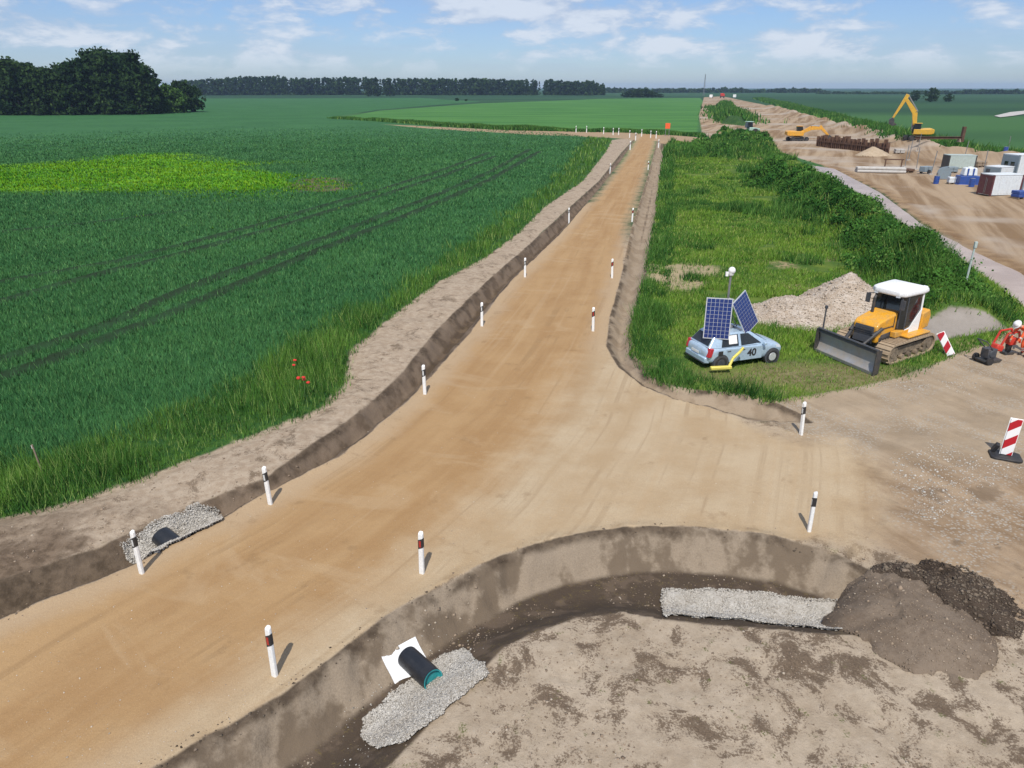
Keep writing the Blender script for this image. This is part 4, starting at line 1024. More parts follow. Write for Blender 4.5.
    fm = bpy.data.meshes.new_from_object(fo.evaluated_get(bpy.context.evaluated_depsgraph_get())); bpy.data.objects.remove(fo)
    fo = bpy.data.objects.new("door_number", fm); COL.objects.link(fo); fo.parent = t; fo.location = (-0.02, -0.838, 0.46); fo.rotation_euler = (R(90), 0, 0)
    # roof rack carrying the panels
    m = MB()
    for x in (-1.05, -0.25): m.box((x, 0, 1.50), (0.06, 1.15, 0.05))
    m.build("roof_rack", M_STEEL, t)
    return t
car = make_car()
# solar surveillance rig stands on the roof rack
def make_panel(parent, c, rot, w=1.0, h=1.62, nx=6, ny=10):
    M = Euler(rot).to_matrix()
    def L(p): return M @ Vector(p) + Vector(c)
    m = MB(); m.box(c, (w, 0.035, h), rot); fr = m.build("solar_panel", M_ALU, parent)
    mm, n, bs = (None, None, None)
    m = MB()
    gw, gh = (w - 0.06) / nx, (h - 0.06) / ny
    for i in range(nx):
        for j in range(ny):
            a = -w / 2 + 0.03 + gw * i; b = -h / 2 + 0.03 + gh * j; g = 0.006
            q = [L((a + g, -0.019, b + g)), L((a + gw - g, -0.019, b + g)), L((a + gw - g, -0.019, b + gh - g)), L((a + g, -0.019, b + gh - g))]
            m.quadplate(q, 0.0, 0.004)
    c_ = m.build("solar_cells", M_SOLAR, fr)
    m = MB(); m.box(L((0, 0.06, 0)), (w * 0.9, 0.05, 0.06), rot); m.box(L((0, 0.06, h * 0.3)), (w * 0.9, 0.05, 0.06), rot); m.build("panel_bracket", M_STEEL, fr)
    return fr
M_SOLAR = paint("blue_solar_cells", (0.014, 0.040, 0.20), 0.15, 0.3, dirt=0.05, coat=0.6)
ct = car.matrix_basis.copy(); car_m = Matrix.Translation(car.location) @ Euler(car.rotation_euler).to_matrix().to_4x4()
mp = car_m @ Vector((-0.55, 0.10, 1.47))
rig = thing("solar_rig", "mast with white camera head and two blue solar panels standing on the car roof", "solar mast", mp)
bz = 10.5
m = MB(); m.cyl((0, 0, 0), (0, 0, 2.15), 0.045, n=10); m.box((0, 0, 0.06), (0.5, 0.4, 0.1)); m.cyl((0.0, 0, 0.9), (0.45, -0.1, 0.05), 0.02); m.cyl((0.0, 0, 0.9), (-0.45, 0.2, 0.05), 0.02); m.build("mast", M_STEEL, rig)
m = MB(); m.sphere((0.02, -0.02, 2.30), 0.14, 14, 10, sz=1.05); m.cyl((0, 0, 2.12), (0, 0, 2.22), 0.10, 0.13, n=14); m.box((-0.16, 0, 2.16), (0.10, 0.10, 0.16)); m.build("camera_head", M_WHITE, rig, smooth=True)
make_panel(rig, (-0.55, -0.80, 0.58), (R(-6), 0, R(-12)))
m = MB(); m.tube([(0, 0, 0.9), (-0.5, -0.80, 0.9)], 0.02); m.tube([(0, 0, 1.2), (0.62, -0.25, 1.0)], 0.02); m.tube([(0, -0.05, 0.05), (-0.5, -0.8, 0.2)], 0.02); m.tube([(0.1, 0, 0.05), (0.66, -0.3, 0.2)], 0.02); m.build("panel_struts", M_STEEL, rig)
make_panel(rig, (0.66, -0.30, 0.66), (R(-14), R(-26), R(42)), 0.95, 1.55)
x, y, z = ground_obj(712, 376)
yb = thing("bent_yellow_pipe", "bent bright yellow bar lying in the grass against the rear wheel of the car", "yellow bar", (x, y, z + 0.1))
m = MB(); m.box((0.3, -0.05, 0.12), (0.85, 0.16, 0.13), (0, 0, 0.12)); m.build("flat_bar", M_YPIPE, yb, bevel=0.03)
m = MB(); m.tube([(0.62, 0, 0.14), (0.78, 0.12, 0.45), (1.05, 0.22, 0.68), (1.18, 0.25, 0.86)], 0.055, 8); m.build("raised_bar", M_YPIPE, yb, smooth=True)

# ------------------------------------------------------------------ bulldozer
def stadium(x0, x1, zc, r, n=10):
    p = [(x1 + r * math.sin(math.pi * i / n), zc - r * math.cos(math.pi * i / n)) for i in range(n + 1)]
    p += [(x0 - r * math.sin(math.pi * i / n), zc + r * math.cos(math.pi * i / n)) for i in range(n + 1)]
    return p
def track_unit(parent, yc, w, x0, x1, r, mat_t, mat_f, pitch=0.19, frame=True):
    zc = r + 0.03
    tr = MB()
    outer, inner = stadium(x0, x1, zc, r), stadium(x0, x1, zc, r - 0.07)
    n = len(outer)
    vs = [(a, yc - w / 2, b) for a, b in outer] + [(a, yc + w / 2, b) for a, b in outer] + [(a, yc - w / 2, b) for a, b in inner] + [(a, yc + w / 2, b) for a, b in inner]
    fs = []
    for i in range(n):
        j = (i + 1) % n
        fs += [(i, j, n + j, n + i), (2 * n + j, 2 * n + i, 3 * n + i, 3 * n + j), (j, i, 2 * n + i, 2 * n + j), (n + i, n + j, 3 * n + j, 3 * n + i)]
    tr.add(vs, fs)
    # grousers
    P = [Vector((a, 0, b)) for a, b in outer]; P.append(P[0])
    acc = 0.0; nxt = 0.0
    for a, b in zip(P[:-1], P[1:]):
        L = (b - a).length
        if L < 1e-6: continue
        d = (b - a) / L
        while nxt <= acc + L:
            p = a + d * (nxt - acc); nrm = Vector((d.z, 0, -d.x))
            tr.box((p.x + nrm.x * 0.015, yc, p.z + nrm.z * 0.015), (0.03, w, 0.06), (0, -math.atan2(d.z, d.x), 0))
            nxt += pitch
        acc += L
    t_ = tr.build("track", mat_t, parent)
    fr = MB()
    fr.box(((x0 + x1) / 2, yc, zc), (x1 - x0, w * 0.45, r * 0.8))
    k = 5
    for i in range(k):
        xx = x0 + (x1 - x0) * (i + 0.5) / k
        fr.cyl((xx, yc - w * 0.42, 0.20), (xx, yc + w * 0.42, 0.20), 0.12, n=12)
    for xx in (x0, x1):
        fr.cyl((xx, yc - w * 0.40, zc), (xx, yc + w * 0.40, zc), r - 0.08, n=20)
        fr.cyl((xx, yc - w * 0.44, zc), (xx, yc + w * 0.44, zc), r * 0.4, n=14)
    fr.build("roller_frame", mat_f, t_)
    return t_
def make_dozer():
    hd = math.atan2(-0.54, -0.84)
    A = np.array(G(884, 366)); Bq = np.array(G(938, 347)); c = (A + Bq) / 2
    f = np.array([math.cos(hd), math.sin(hd)]); lft = np.array([-f[1], f[0]])
    c = c - lft * 1.25 - f * 0.1 + np.array([-0.55, -0.75])
    t = thing("bulldozer", "yellow bulldozer with white cab, dusty tracks and broad steel blade on the meadow edge", "bulldozer", (c[0], c[1], H1(*c)), hd)
    for s in (-1, 1): track_unit(t, s * 0.98, 0.66, -1.42, 1.32, 0.44, M_TRACK, M_TRACKF)
    m = MB(); m.box((-0.05, 0, 0.78), (3.0, 1.2, 0.55)); m.build("chassis", M_DKSTEEL, t, bevel=0.03)
    for s in (-1, 1):
        m = MB(); m.box((-0.55, s * 0.93, 1.02), (1.7, 0.62, 0.07)); m.box((0.2, s * 0.72, 1.10), (1.0, 0.25, 0.25)); m.build("fender", M_YEL, t, bevel=0.02)
    # hood
    m = MB(); m.prism([(0.25, 0.85), (1.62, 0.80), (1.72, 1.55), (1.55, 1.72), (0.25, 1.98)], -0.56, 0.56); hood = m.build("engine_hood", M_YEL, t, bevel=0.07, seg=3)
    m = MB(); m.box((1.72, 0, 1.17), (0.08, 0.86, 0.72), (0, R(-7), 0)); g_ = m.build("radiator_grille", M_TRIM, hood)
    m = MB()
    for i in range(7): m.box((1.77 + (i - 3) * 0.011, 0, 0.90 + i * 0.09), (0.02, 0.84, 0.03))
    m.build("grille_bar", M_DKSTEEL, g_)
    for s in (-1, 1):
        m = MB(); m.prism([(0.40, 0.95), (1.35, 0.92), (1.35, 1.14), (0.40, 1.20)], s * 0.555, s * 0.585); m.build("side_vent", M_TRIM, hood, bevel=0.01)
        m = MB(); m.box((0.95, s * 0.57, 1.42), (0.9, 0.03, 0.04)); m.box((0.5, s * 0.57, 1.6), (0.03, 0.03, 0.5)); m.build("hood_seam", M_DKSTEEL, hood)
    m = MB(); m.cyl((0.75, -0.36, 1.8), (0.75, -0.36, 2.5), 0.065, n=12); m.cyl((0.75, -0.36, 2.5), (0.68, -0.36, 2.62), 0.06, n=12); m.build("exhaust_pipe", M_DKSTEEL, t, smooth=True)
    # cab
    cab = MB()
    base = [(0.30, 0.62), (0.05, 0.80), (-1.05, 0.80), (-1.15, 0.60)]
    def pts(z, k, dx): return [(x * 1.0 + dx, y * k, z) for x, y in base] + [(x + dx, -y * k, z) for x, y in base[::-1]]
    cab.loft([pts(1.05, 1.0, 0.0), pts(1.62, 1.0, 0.0), pts(2.72, 0.93, -0.02)])
    cabo = cab.build("cab", M_GLASS, t, bevel=0.02)
    m = MB()                                                           # pillars and panels
    for s in (-1, 1):
        m.quadplate([Vector(p) for p in ((0.08, s * 0.81, 1.05), (-1.08, s * 0.81, 1.05), (-1.08, s * 0.80, 2.0), (-0.98, s * 0.80, 1.95), (-0.35, s * 0.805, 1.28), (0.08, s * 0.81, 1.22))][::s], 0.0, 0.03)
        m.cyl((-1.10, s * 0.76, 1.9), (-1.12, s * 0.72, 2.75), 0.06, n=6)
    m.box((-1.14, 0, 1.45), (0.06, 1.2, 0.75))
    m.build("cab_frame", M_CABW, cabo)
    for s in (-1, 1):
        m = MB(); m.cyl((0.30, s * 0.63, 1.3), (0.26, s * 0.59, 2.72), 0.035, n=6); m.build("front_pillar", M_TRIM, cabo)
        m = MB(); m.cyl((0.05, s * 0.80, 1.2), (0.02, s * 0.75, 2.72), 0.03, n=6); m.build("door_pillar", M_TRIM, cabo)
    m = MB()
    rf = [(0.50, 0.55), (0.30, 0.78), (-1.05, 0.84), (-1.35, 0.80)]
    def rp(z, k): return [(x * k, y * k, z) for x, y in rf] + [(x * k, -y * k, z) for x, y in rf[::-1]]
    m.loft([rp(2.70, 0.98), rp(2.78, 1.03), rp(2.92, 1.0), rp(3.03, 0.80)]); m.box((-1.38, 0.6, 2.90), (0.14, 0.2, 0.12)); m.build("cab_roof", M_CABW, cabo, bevel=0.03)
    for s in (-1, 1):
        m = MB(); m.box((0.52, s * 0.80, 2.40), (0.05, 0.20, 0.42)); m.cyl((0.3, s * 0.62, 2.62), (0.52, s * 0.80, 2.62), 0.018); m.build("mirror", M_TRIM, t)
        m = MB(); m.box((0.45, s * 0.5, 2.72), (0.10, 0.16, 0.10)); m.build("work_lamp", M_LAMP, cabo)
    # rear tank, winch and counterweight
    m = MB(); m.prism([(-1.18, 1.0), (-1.85, 1.05), (-1.92, 1.60), (-1.75, 1.90), (-1.22, 1.78)], -0.86, 0.86); m.build("rear_tank", M_YEL, t, bevel=0.06, seg=3)
    m = MB(); m.cyl((-1.9, 0.10, 1.32), (-2.3, 0.10, 1.25), 0.24, n=16); m.cyl((-2.3, 0.10, 1.25), (-2.36, 0.10, 1.25), 0.15, n=16); m.box((-2.0, 0, 0.92), (0.5, 0.8, 0.5)); m.box((-2.32, 0, 0.85), (0.35, 0.10, 0.30)); m.build("rear_hitch", M_STEEL, t, bevel=0.02)
    m = MB(); m.box((-1.92, 0.62, 1.35), (0.03, 0.28, 0.26)); m.build("rear_lamp_panel", M_LAMP, t)
    # blade: curved mouldboard, angled a little
    bl = bpy.data.objects.new("blade", None)
    ang = R(-11); bx = 2.85
    prof = [(0.00, 0.04), (-0.10, 0.22), (-0.155, 0.45), (-0.15, 0.70), (-0.09, 0.92), (0.02, 1.08)]
    front = [(bx + a, z) for a, z in prof]; back = [(bx + a - 0.07, z) for a, z in prof][::-1]
    m = MB()
    M3 = Matrix.Rotation(ang, 3, "Z")
    W = 1.66
    ring = front + back
    vs = []
    for y in (-W, W):
        for a, z in ring:
            p = M3 @ Vector((a - bx, y, 0)); vs.append((p.x + bx, p.y, z))
    n = len(ring)
    fs = [(i, (i + 1) % n, n + (i + 1) % n, n + i) for i in range(n)] + [tuple(range(n)), tuple(range(2 * n - 1, n - 1, -1))]
    m.add(vs, fs); blade = m.build("blade", M_BLADE, t, bevel=0.008, seg=1)
    def bp(a, y, z):
        p = M3 @ Vector((a, y, 0)); return (p.x + bx, p.y, z)
    m = MB(); m.tube([bp(-0.01, -W, 1.10), bp(-0.01, W, 1.10)], 0.055, 8); m.box(bp(-0.03, 0, 1.02), (0.06, 2 * W, 0.18), (0, 0, ang)); m.build("blade_top_rail", M_TRIM, blade)
    m = MB(); m.box(bp(0.02, 0, 0.07), (0.05, 2 * W, 0.12), (0, 0, ang)); m.build("cutting_edge", M_STEEL, blade)
    for s in (-1, 1):
        m = MB(); m.box(bp(-0.05, s * W, 0.58), (0.30, 0.04, 1.02), (0, 0, ang)); m.build("side_plate", M_DKSTEEL, blade)
    m = MB(); m.cyl(bp(-0.12, -W + 0.12, 1.05), bp(-0.12, -W + 0.12, 2.02), 0.035, n=8); m.cyl(bp(-0.12, -W + 0.12, 2.02), bp(-0.12, -W + 0.12, 2.14), 0.07, n=10); m.build("blade_mast", M_TRIM, blade)
    for s in (-1, 1):
        m = MB(); m.cyl((0.8, s * 0.52, 0.55), bp(-0.25, s * 0.75, 0.42), 0.11, n=8); m.build("push_arm", M_DKSTEEL, t)
        m = MB(); m.cyl((1.45, s * 0.60, 1.42), bp(-0.28, s * 0.42, 0.80), 0.06, n=10); m.cyl((1.40, s * 0.60, 1.45), (1.9, s * 0.52, 1.18), 0.09, n=10); m.build("lift_cylinder", M_DKSTEEL, t, smooth=True)
    for ch in (bl,): bpy.data.objects.remove(ch)
    t.scale = (0.94, 0.94, 0.94)
    return t
make_dozer()

# ------------------------------------------------------------------ chevron boards, pole, compactor, workers
M_CHEV, n_, b_ = new_mat("red_white_stripes")
s_ = n_.sep(n_.obj()); st_ = n_.math("FRACT", n_.add(n_.mul(s_[2], 1.75), n_.mul(s_[0], -1.5)))
n_.put(b_.inputs["Base Color"], n_.mix(n_.step(st_, 0.49, 0.51), (0.78, 0.77, 0.76), (0.42, 0.012, 0.02))); b_.inputs["Roughness"].default_value = 0.35
def chevron(label, px, py, tilt, rz, w, h, base):
    x, y, z = ground_obj(px, py)
    t = thing("chevron_board", label, "chevron board", (x, y, z), rz, "red and white chevron boards")
    Rm = (tilt[0], tilt[1], 0)
    Mx = Euler(Rm).to_matrix()
    def C(p): return Mx @ Vector(p) + Vector((0, 0, 0.10))
    m = MB(); m.box((0, 0, 0), (w, 0.035, h)); p_ = m.build("striped_panel", M_CHEV, t, bevel=0.01); p_.location = C((0, 0, h / 2)); p_.rotation_euler = Rm
    m = MB(); m.box((0, 0.022, 0), (w + 0.05, 0.02, h + 0.05)); f_ = m.build("panel_back", M_WHITE, t, bevel=0.01); f_.location = C((0, 0.004, h / 2)); f_.rotation_euler = Rm
    if base:
        m = MB(); m.prism([(-0.42, -0.24), (-0.30, -0.32), (0.30, -0.32), (0.42, -0.24), (0.42, 0.24), (0.30, 0.32), (-0.30, 0.32), (-0.42, 0.24)], 0, 0.09, plane="xy"); m.box((0, 0.06, 0.16), (0.14, 0.12, 0.2)); m.build("rubber_base", M_BLACK, t, bevel=0.02)
        m = MB(); m.box((-0.28, 0.12, 0.24), (0.10, 0.16, 0.30), (0.3, 0.3, 0)); m.build("base_handle", M_BLACK, t)
    return t
chevron("red and white striped board on a black rubber base at the right edge", 1005, 457, (R(-5), R(3), 0), R(-22), 0.30, 1.16, True)
chevron("red and white striped board leaning over in the grass behind the bulldozer", 950, 358, (R(-14), R(-33), 0), R(-25), 0.27, 1.0, False)
x, y, z = ground_obj(960, 306)
t = thing("marker_pole", "tall pale grey-green pole standing in the weeds beside the muddy channel", "pole", (x, y, z))
m = MB(); m.cyl((0, 0, -0.3), (0.05, 0.05, 2.35), 0.055, 0.045, n=10); m.build("pole_shaft", M_GREYGREEN, t, smooth=True)
m = MB(); m.box((0.05, 0.03, 2.2), (0.14, 0.12, 0.32)); m.build("pole_head", M_GREYGREEN, t, bevel=0.02)
x, y, z = ground_obj(43, 478)
t = thing("survey_stake", "thin grey wooden stake standing in the verge grass at the left edge", "stake", (x, y, z))
m = MB(); m.box((0, 0, 0.45), (0.04, 0.03, 1.1), (0.04, -0.05, 0)); m.build("stake_shaft", M_WOODP, t)
m = MB(); m.box((-0.05, 0, 0.92), (0.045, 0.035, 0.10), (0.04, -0.05, 0)); m.build("stake_tip", M_WHITE, t)
x, y, z = ground_obj(987, 363)
t = thing("plate_compactor", "small dark green compactor with red fuel tank on the gravel beside the workers", "compactor", (x, y, z), R(15))
m = MB(); m.prism([(-0.42, 0.10), (-0.30, 0.0), (0.30, 0.0), (0.45, 0.12), (0.45, 0.16), (-0.42, 0.16)], -0.26, 0.26); m.build("base_plate", M_DKSTEEL, t, bevel=0.015)
m = MB(); m.box((-0.05, 0, 0.42), (0.44, 0.38, 0.40)); m.cyl((-0.05, -0.22, 0.42), (-0.05, 0.22, 0.42), 0.17, n=14); m.build("engine", M_GREYDARK if "M_GREYDARK" in globals() else M_TRIM, t, bevel=0.03)
m = MB(); m.box((0.30, 0, 0.62), (0.36, 0.34, 0.26), (0, 0.3, 0)); m.build("fuel_tank", M_REDM, t, bevel=0.05)
m = MB(); m.tube([(-0.1, 0.2, 0.6), (-0.55, 0.22, 1.0), (-0.55, -0.22, 1.0), (-0.1, -0.2, 0.6)], 0.025); m.build("handle", M_TRIM, t, smooth=True)
m = MB()
for s in (-1, 1): m.cyl((-0.28, s * 0.30, 0.16), (-0.28, s * 0.38, 0.16), 0.16, n=14)
m.build("wheel", M_BLACK, t)

def make_person(label, loc, rz, joints, cat="person", helmet=True, scale=1.0, group=None):
    """one skinned body; cloth colours follow the limbs"""
    names = list(joints.keys())
    J = {k: (Vector(v[0]), v[1]) for k, v in joints.items()}
    E = [("pelvis", "spine"), ("spine", "chest"), ("chest", "neck"), ("neck", "head"), ("head", "crown")]
    for s in "LR":
        E += [("chest", "sh" + s), ("sh" + s, "el" + s), ("el" + s, "wr" + s), ("wr" + s, "ha" + s), ("pelvis", "hip" + s), ("hip" + s, "kn" + s), ("kn" + s, "an" + s), ("an" + s, "toe" + s)]
    me = bpy.data.meshes.new("person")
    idx = {k: i for i, k in enumerate(names)}
    me.from_pydata([J[k][0] for k in names], [(idx[a], idx[b]) for a, b in E], [])
    o = bpy.data.objects.new("person", me); COL.objects.link(o)
    sk = o.modifiers.new("skin", "SKIN"); sk.use_smooth_shade = True
    for i, k in enumerate(names):
        me.skin_vertices[0].data[i].radius = (J[k][1], J[k][1] * (0.75 if k in ("pelvis", "spine", "chest") else 1.0))
        me.skin_vertices[0].data[i].use_root = (k == "pelvis")
    su = o.modifiers.new("sub", "SUBSURF"); su.levels = 2; su.render_levels = 2
    dg = bpy.context.evaluated_depsgraph_get()
    m2 = bpy.data.meshes.new_from_object(o.evaluated_get(dg))
    bpy.data.objects.remove(o)
    m2.materials.clear()
    for mt in (M_ORANGE, M_SKIN, M_BLACK, M_REFL): m2.materials.append(mt)
    seg = [(a, b, J[a][0], J[b][0]) for a, b in E]
    for p in m2.polygons:
        c = p.center; best = None
        for a, b, A, B in seg:
            d = B - A; tt = max(0, min(1, (c - A).dot(d) / d.length_squared)); dd = (c - A - d * tt).length
            if best is None or dd < best[0]: best = (dd, a, b, tt)
        _, a, b, tt = best
        mi = 0
        if b in ("crown",) or a == "neck" or b[:2] == "ha": mi = 1
        elif b[:3] == "toe": mi = 2
        elif a[:2] == "kn" and (0.35 < tt < 0.52 or 0.62 < tt < 0.78): mi = 3
        elif a == "spine" and 0.2 < tt < 0.55: mi = 3
        elif a[:2] == "el" and 0.3 < tt < 0.5: mi = 3
        p.material_index = mi; p.use_smooth = True
    o = bpy.data.objects.new("person", m2); COL.objects.link(o)
    o.location = loc; o.rotation_euler = (0, 0, rz); o.scale = (scale,) * 3
    tag(o, label, cat, group)
    h = J["head"][0]; cr = J["crown"][0]; up = (cr - J["neck"][0]).normalized()
    if helmet:
        m = MB(); m.sphere((0, 0, 0), 0.145, 16, 10, 1.12, 0.95, 0.85); m.cyl((0, 0, -0.015), (0, 0, 0.005), 0.185, n=18)
        hm = m.build("helmet", M_WHITE, o, smooth=True); hm.location = cr + up * 0.0; hm.rotation_euler = up.to_track_quat("Z", "Y").to_euler()
    f = Vector((1, 0, 0)); fw = (f - up * f.dot(up)).normalized(); sd = up.cross(fw)
    m = MB(); m.cyl(h + fw * 0.10 + up * 0.02, h + fw * 0.135 - up * 0.02, 0.014, 0.02, n=6)
    m.build("nose", M_SKIN, o)
    m = MB()
    for s in (-1, 1): m.sphere(h + fw * 0.095 + sd * s * 0.035 + up * 0.035, 0.014, 6, 4)
    m.build("eye", M_BLACK, o)
    # hands: palm ends carry five bent fingers
    for s in "LR":
        W_, Hh = J["wr" + s][0], J["ha" + s][0]; d = (Hh - W_).normalized(); a = d.orthogonal().normalized(); b_ = d.cross(a)
        m = MB()
        for k, (off_, ln) in enumerate(((-0.033, 0.062), (-0.011, 0.075), (0.011, 0.072), (0.033, 0.055))):
            p0 = Hh + a * off_; p1 = p0 + d * ln * 0.55; p2 = p1 + (d * 0.6 + b_ * 0.8) * ln * 0.5
            m.cyl(p0, p1, 0.010, 0.009, n=6); m.cyl(p1, p2, 0.009, 0.007, n=6)
        m.cyl(Hh - d * 0.03 + a * 0.04, Hh + d * 0.02 + a * 0.075 + b_ * 0.02, 0.012, 0.009, n=6)
        m.build("finger", M_SKIN, o, smooth=True)
    return o
# bending worker, arms reaching down to the machine (facing local +x)
bend = dict(pelvis=((0, 0, 0.93), 0.165), spine=((0.16, 0, 1.10), 0.155), chest=((0.38, 0, 1.25), 0.165), neck=((0.54, 0, 1.33), 0.062), head=((0.64, 0, 1.37), 0.098), crown=((0.74, 0, 1.43), 0.088))
stand = dict(pelvis=((0, 0, 0.95), 0.165), spine=((0, 0, 1.15), 0.15), chest=((0.02, 0, 1.38), 0.165), neck=((0.02, 0, 1.52), 0.062), head=((0.05, 0, 1.63), 0.098), crown=((0.06, 0, 1.72), 0.088))
for s, k in (("L", 1), ("R", -1)):
    bend.update({"sh" + s: ((0.42, k * 0.19, 1.25), 0.075), "el" + s: ((0.55, k * 0.22, 0.98), 0.058), "wr" + s: ((0.66, k * 0.18, 0.74), 0.04), "ha" + s: ((0.69, k * 0.17, 0.66), 0.042),
                 "hip" + s: ((0, k * 0.10, 0.88), 0.105), "kn" + s: ((0.08, k * 0.13, 0.48), 0.078), "an" + s: ((-0.02, k * 0.14, 0.09), 0.058), "toe" + s: ((0.17, k * 0.15, 0.05), 0.05)})
    stand.update({"sh" + s: ((0.02, k * 0.20, 1.41), 0.075), "el" + s: ((0.06, k * 0.26, 1.12), 0.058), "wr" + s: ((0.22, k * 0.22, 0.93), 0.04), "ha" + s: ((0.29, k * 0.20, 0.89), 0.042),
                  "hip" + s: ((0, k * 0.10, 0.90), 0.105), "kn" + s: ((0.03, k * 0.11, 0.50), 0.078), "an" + s: ((0.0, k * 0.13, 0.09), 0.058), "toe" + s: ((0.17, k * 0.14, 0.05), 0.05)})
x, y, z = ground_obj(1017, 357)
make_person("worker in orange hi-vis clothes and white helmet bending over a red machine", (x + 0.35, y + 0.1, z), R(188), bend, group="road workers")
x, y, z = ground_obj(1029, 354)
make_person("second worker in orange hi-vis clothes at the very right edge of the view", (x + 0.1, y, z), R(200), stand, group="road workers")
x, y, z = ground_obj(1007, 354)
t = thing("trench_rammer", "red machine with arched handle standing in front of the bending worker", "rammer", (x, y, z), R(10))
m = MB(); m.prism([(-0.24, 0.0), (0.16, 0.0), (0.24, 0.09), (0.24, 0.12), (-0.24, 0.12)], -0.15, 0.15); m.build("rammer_foot", M_DKSTEEL, t, bevel=0.01)
m = MB(); m.cyl((0, 0, 0.10), (-0.03, 0, 0.42), 0.10, 0.13, n=14); m.build("bellows", M_BLACK, t)
m = MB(); m.box((0.02, 0, 0.60), (0.30, 0.30, 0.34)); m.box((0.18, 0, 0.62), (0.2, 0.24, 0.22)); m.build("engine", M_REDM, t, bevel=0.04)
m = MB(); m.tube([(0.30, 0.16, 0.55), (0.10, 0.2, 1.05), (-0.42, 0.2, 1.0), (-0.62, 0.2, 0.45), (-0.62, -0.2, 0.45), (-0.42, -0.2, 1.0), (0.10, -0.2, 1.05), (0.30, -0.16, 0.55)], 0.045, 8); m.build("handle_frame", M_REDM, t, smooth=True)

# poppies in the verge
M_POPPY = paint("poppy_petal", (0.62, 0.03, 0.02), 0.6, dirt=0.0)
M_STEM = paint("flower_stem", (0.06, 0.14, 0.03), 0.7, dirt=0.0)
for px, py, sc_, lab in ((305, 404, 1.35, "tall clump of red poppies in the verge grass left of the sandy strip"), (298, 384, 0.8, "single small red poppy just behind the larger clump in the verge")):
    x, y, z = ground_obj(px, py)
    t = thing("red_poppy", lab, "poppy", (x, y, z), 0, "red poppies")
    n_f = 5 if sc_ > 1 else 2
    g_ = random.Random(px)
    ms = MB()
    for k in range(n_f):
        a, b_ = g_.uniform(-0.16, 0.16) * sc_, g_.uniform(-0.16, 0.16) * sc_; hh = g_.uniform(0.55, 0.95) * (1 if sc_ > 1 else 0.95)
        ms.cyl((a * 0.4, b_ * 0.4, 0), (a, b_, hh), 0.008, n=5)
        mf = MB()
        for q in range(4):
            th = q * math.pi / 2 + g_.uniform(0, 1)
            mf.sphere((a + 0.03 * math.cos(th), b_ + 0.03 * math.sin(th), hh + 0.03), 0.042, 7, 4, 1.0, 1.0, 0.9)
        mf.build("flower", M_POPPY, t, smooth=True)
    ms.build("stem", M_STEM, t)
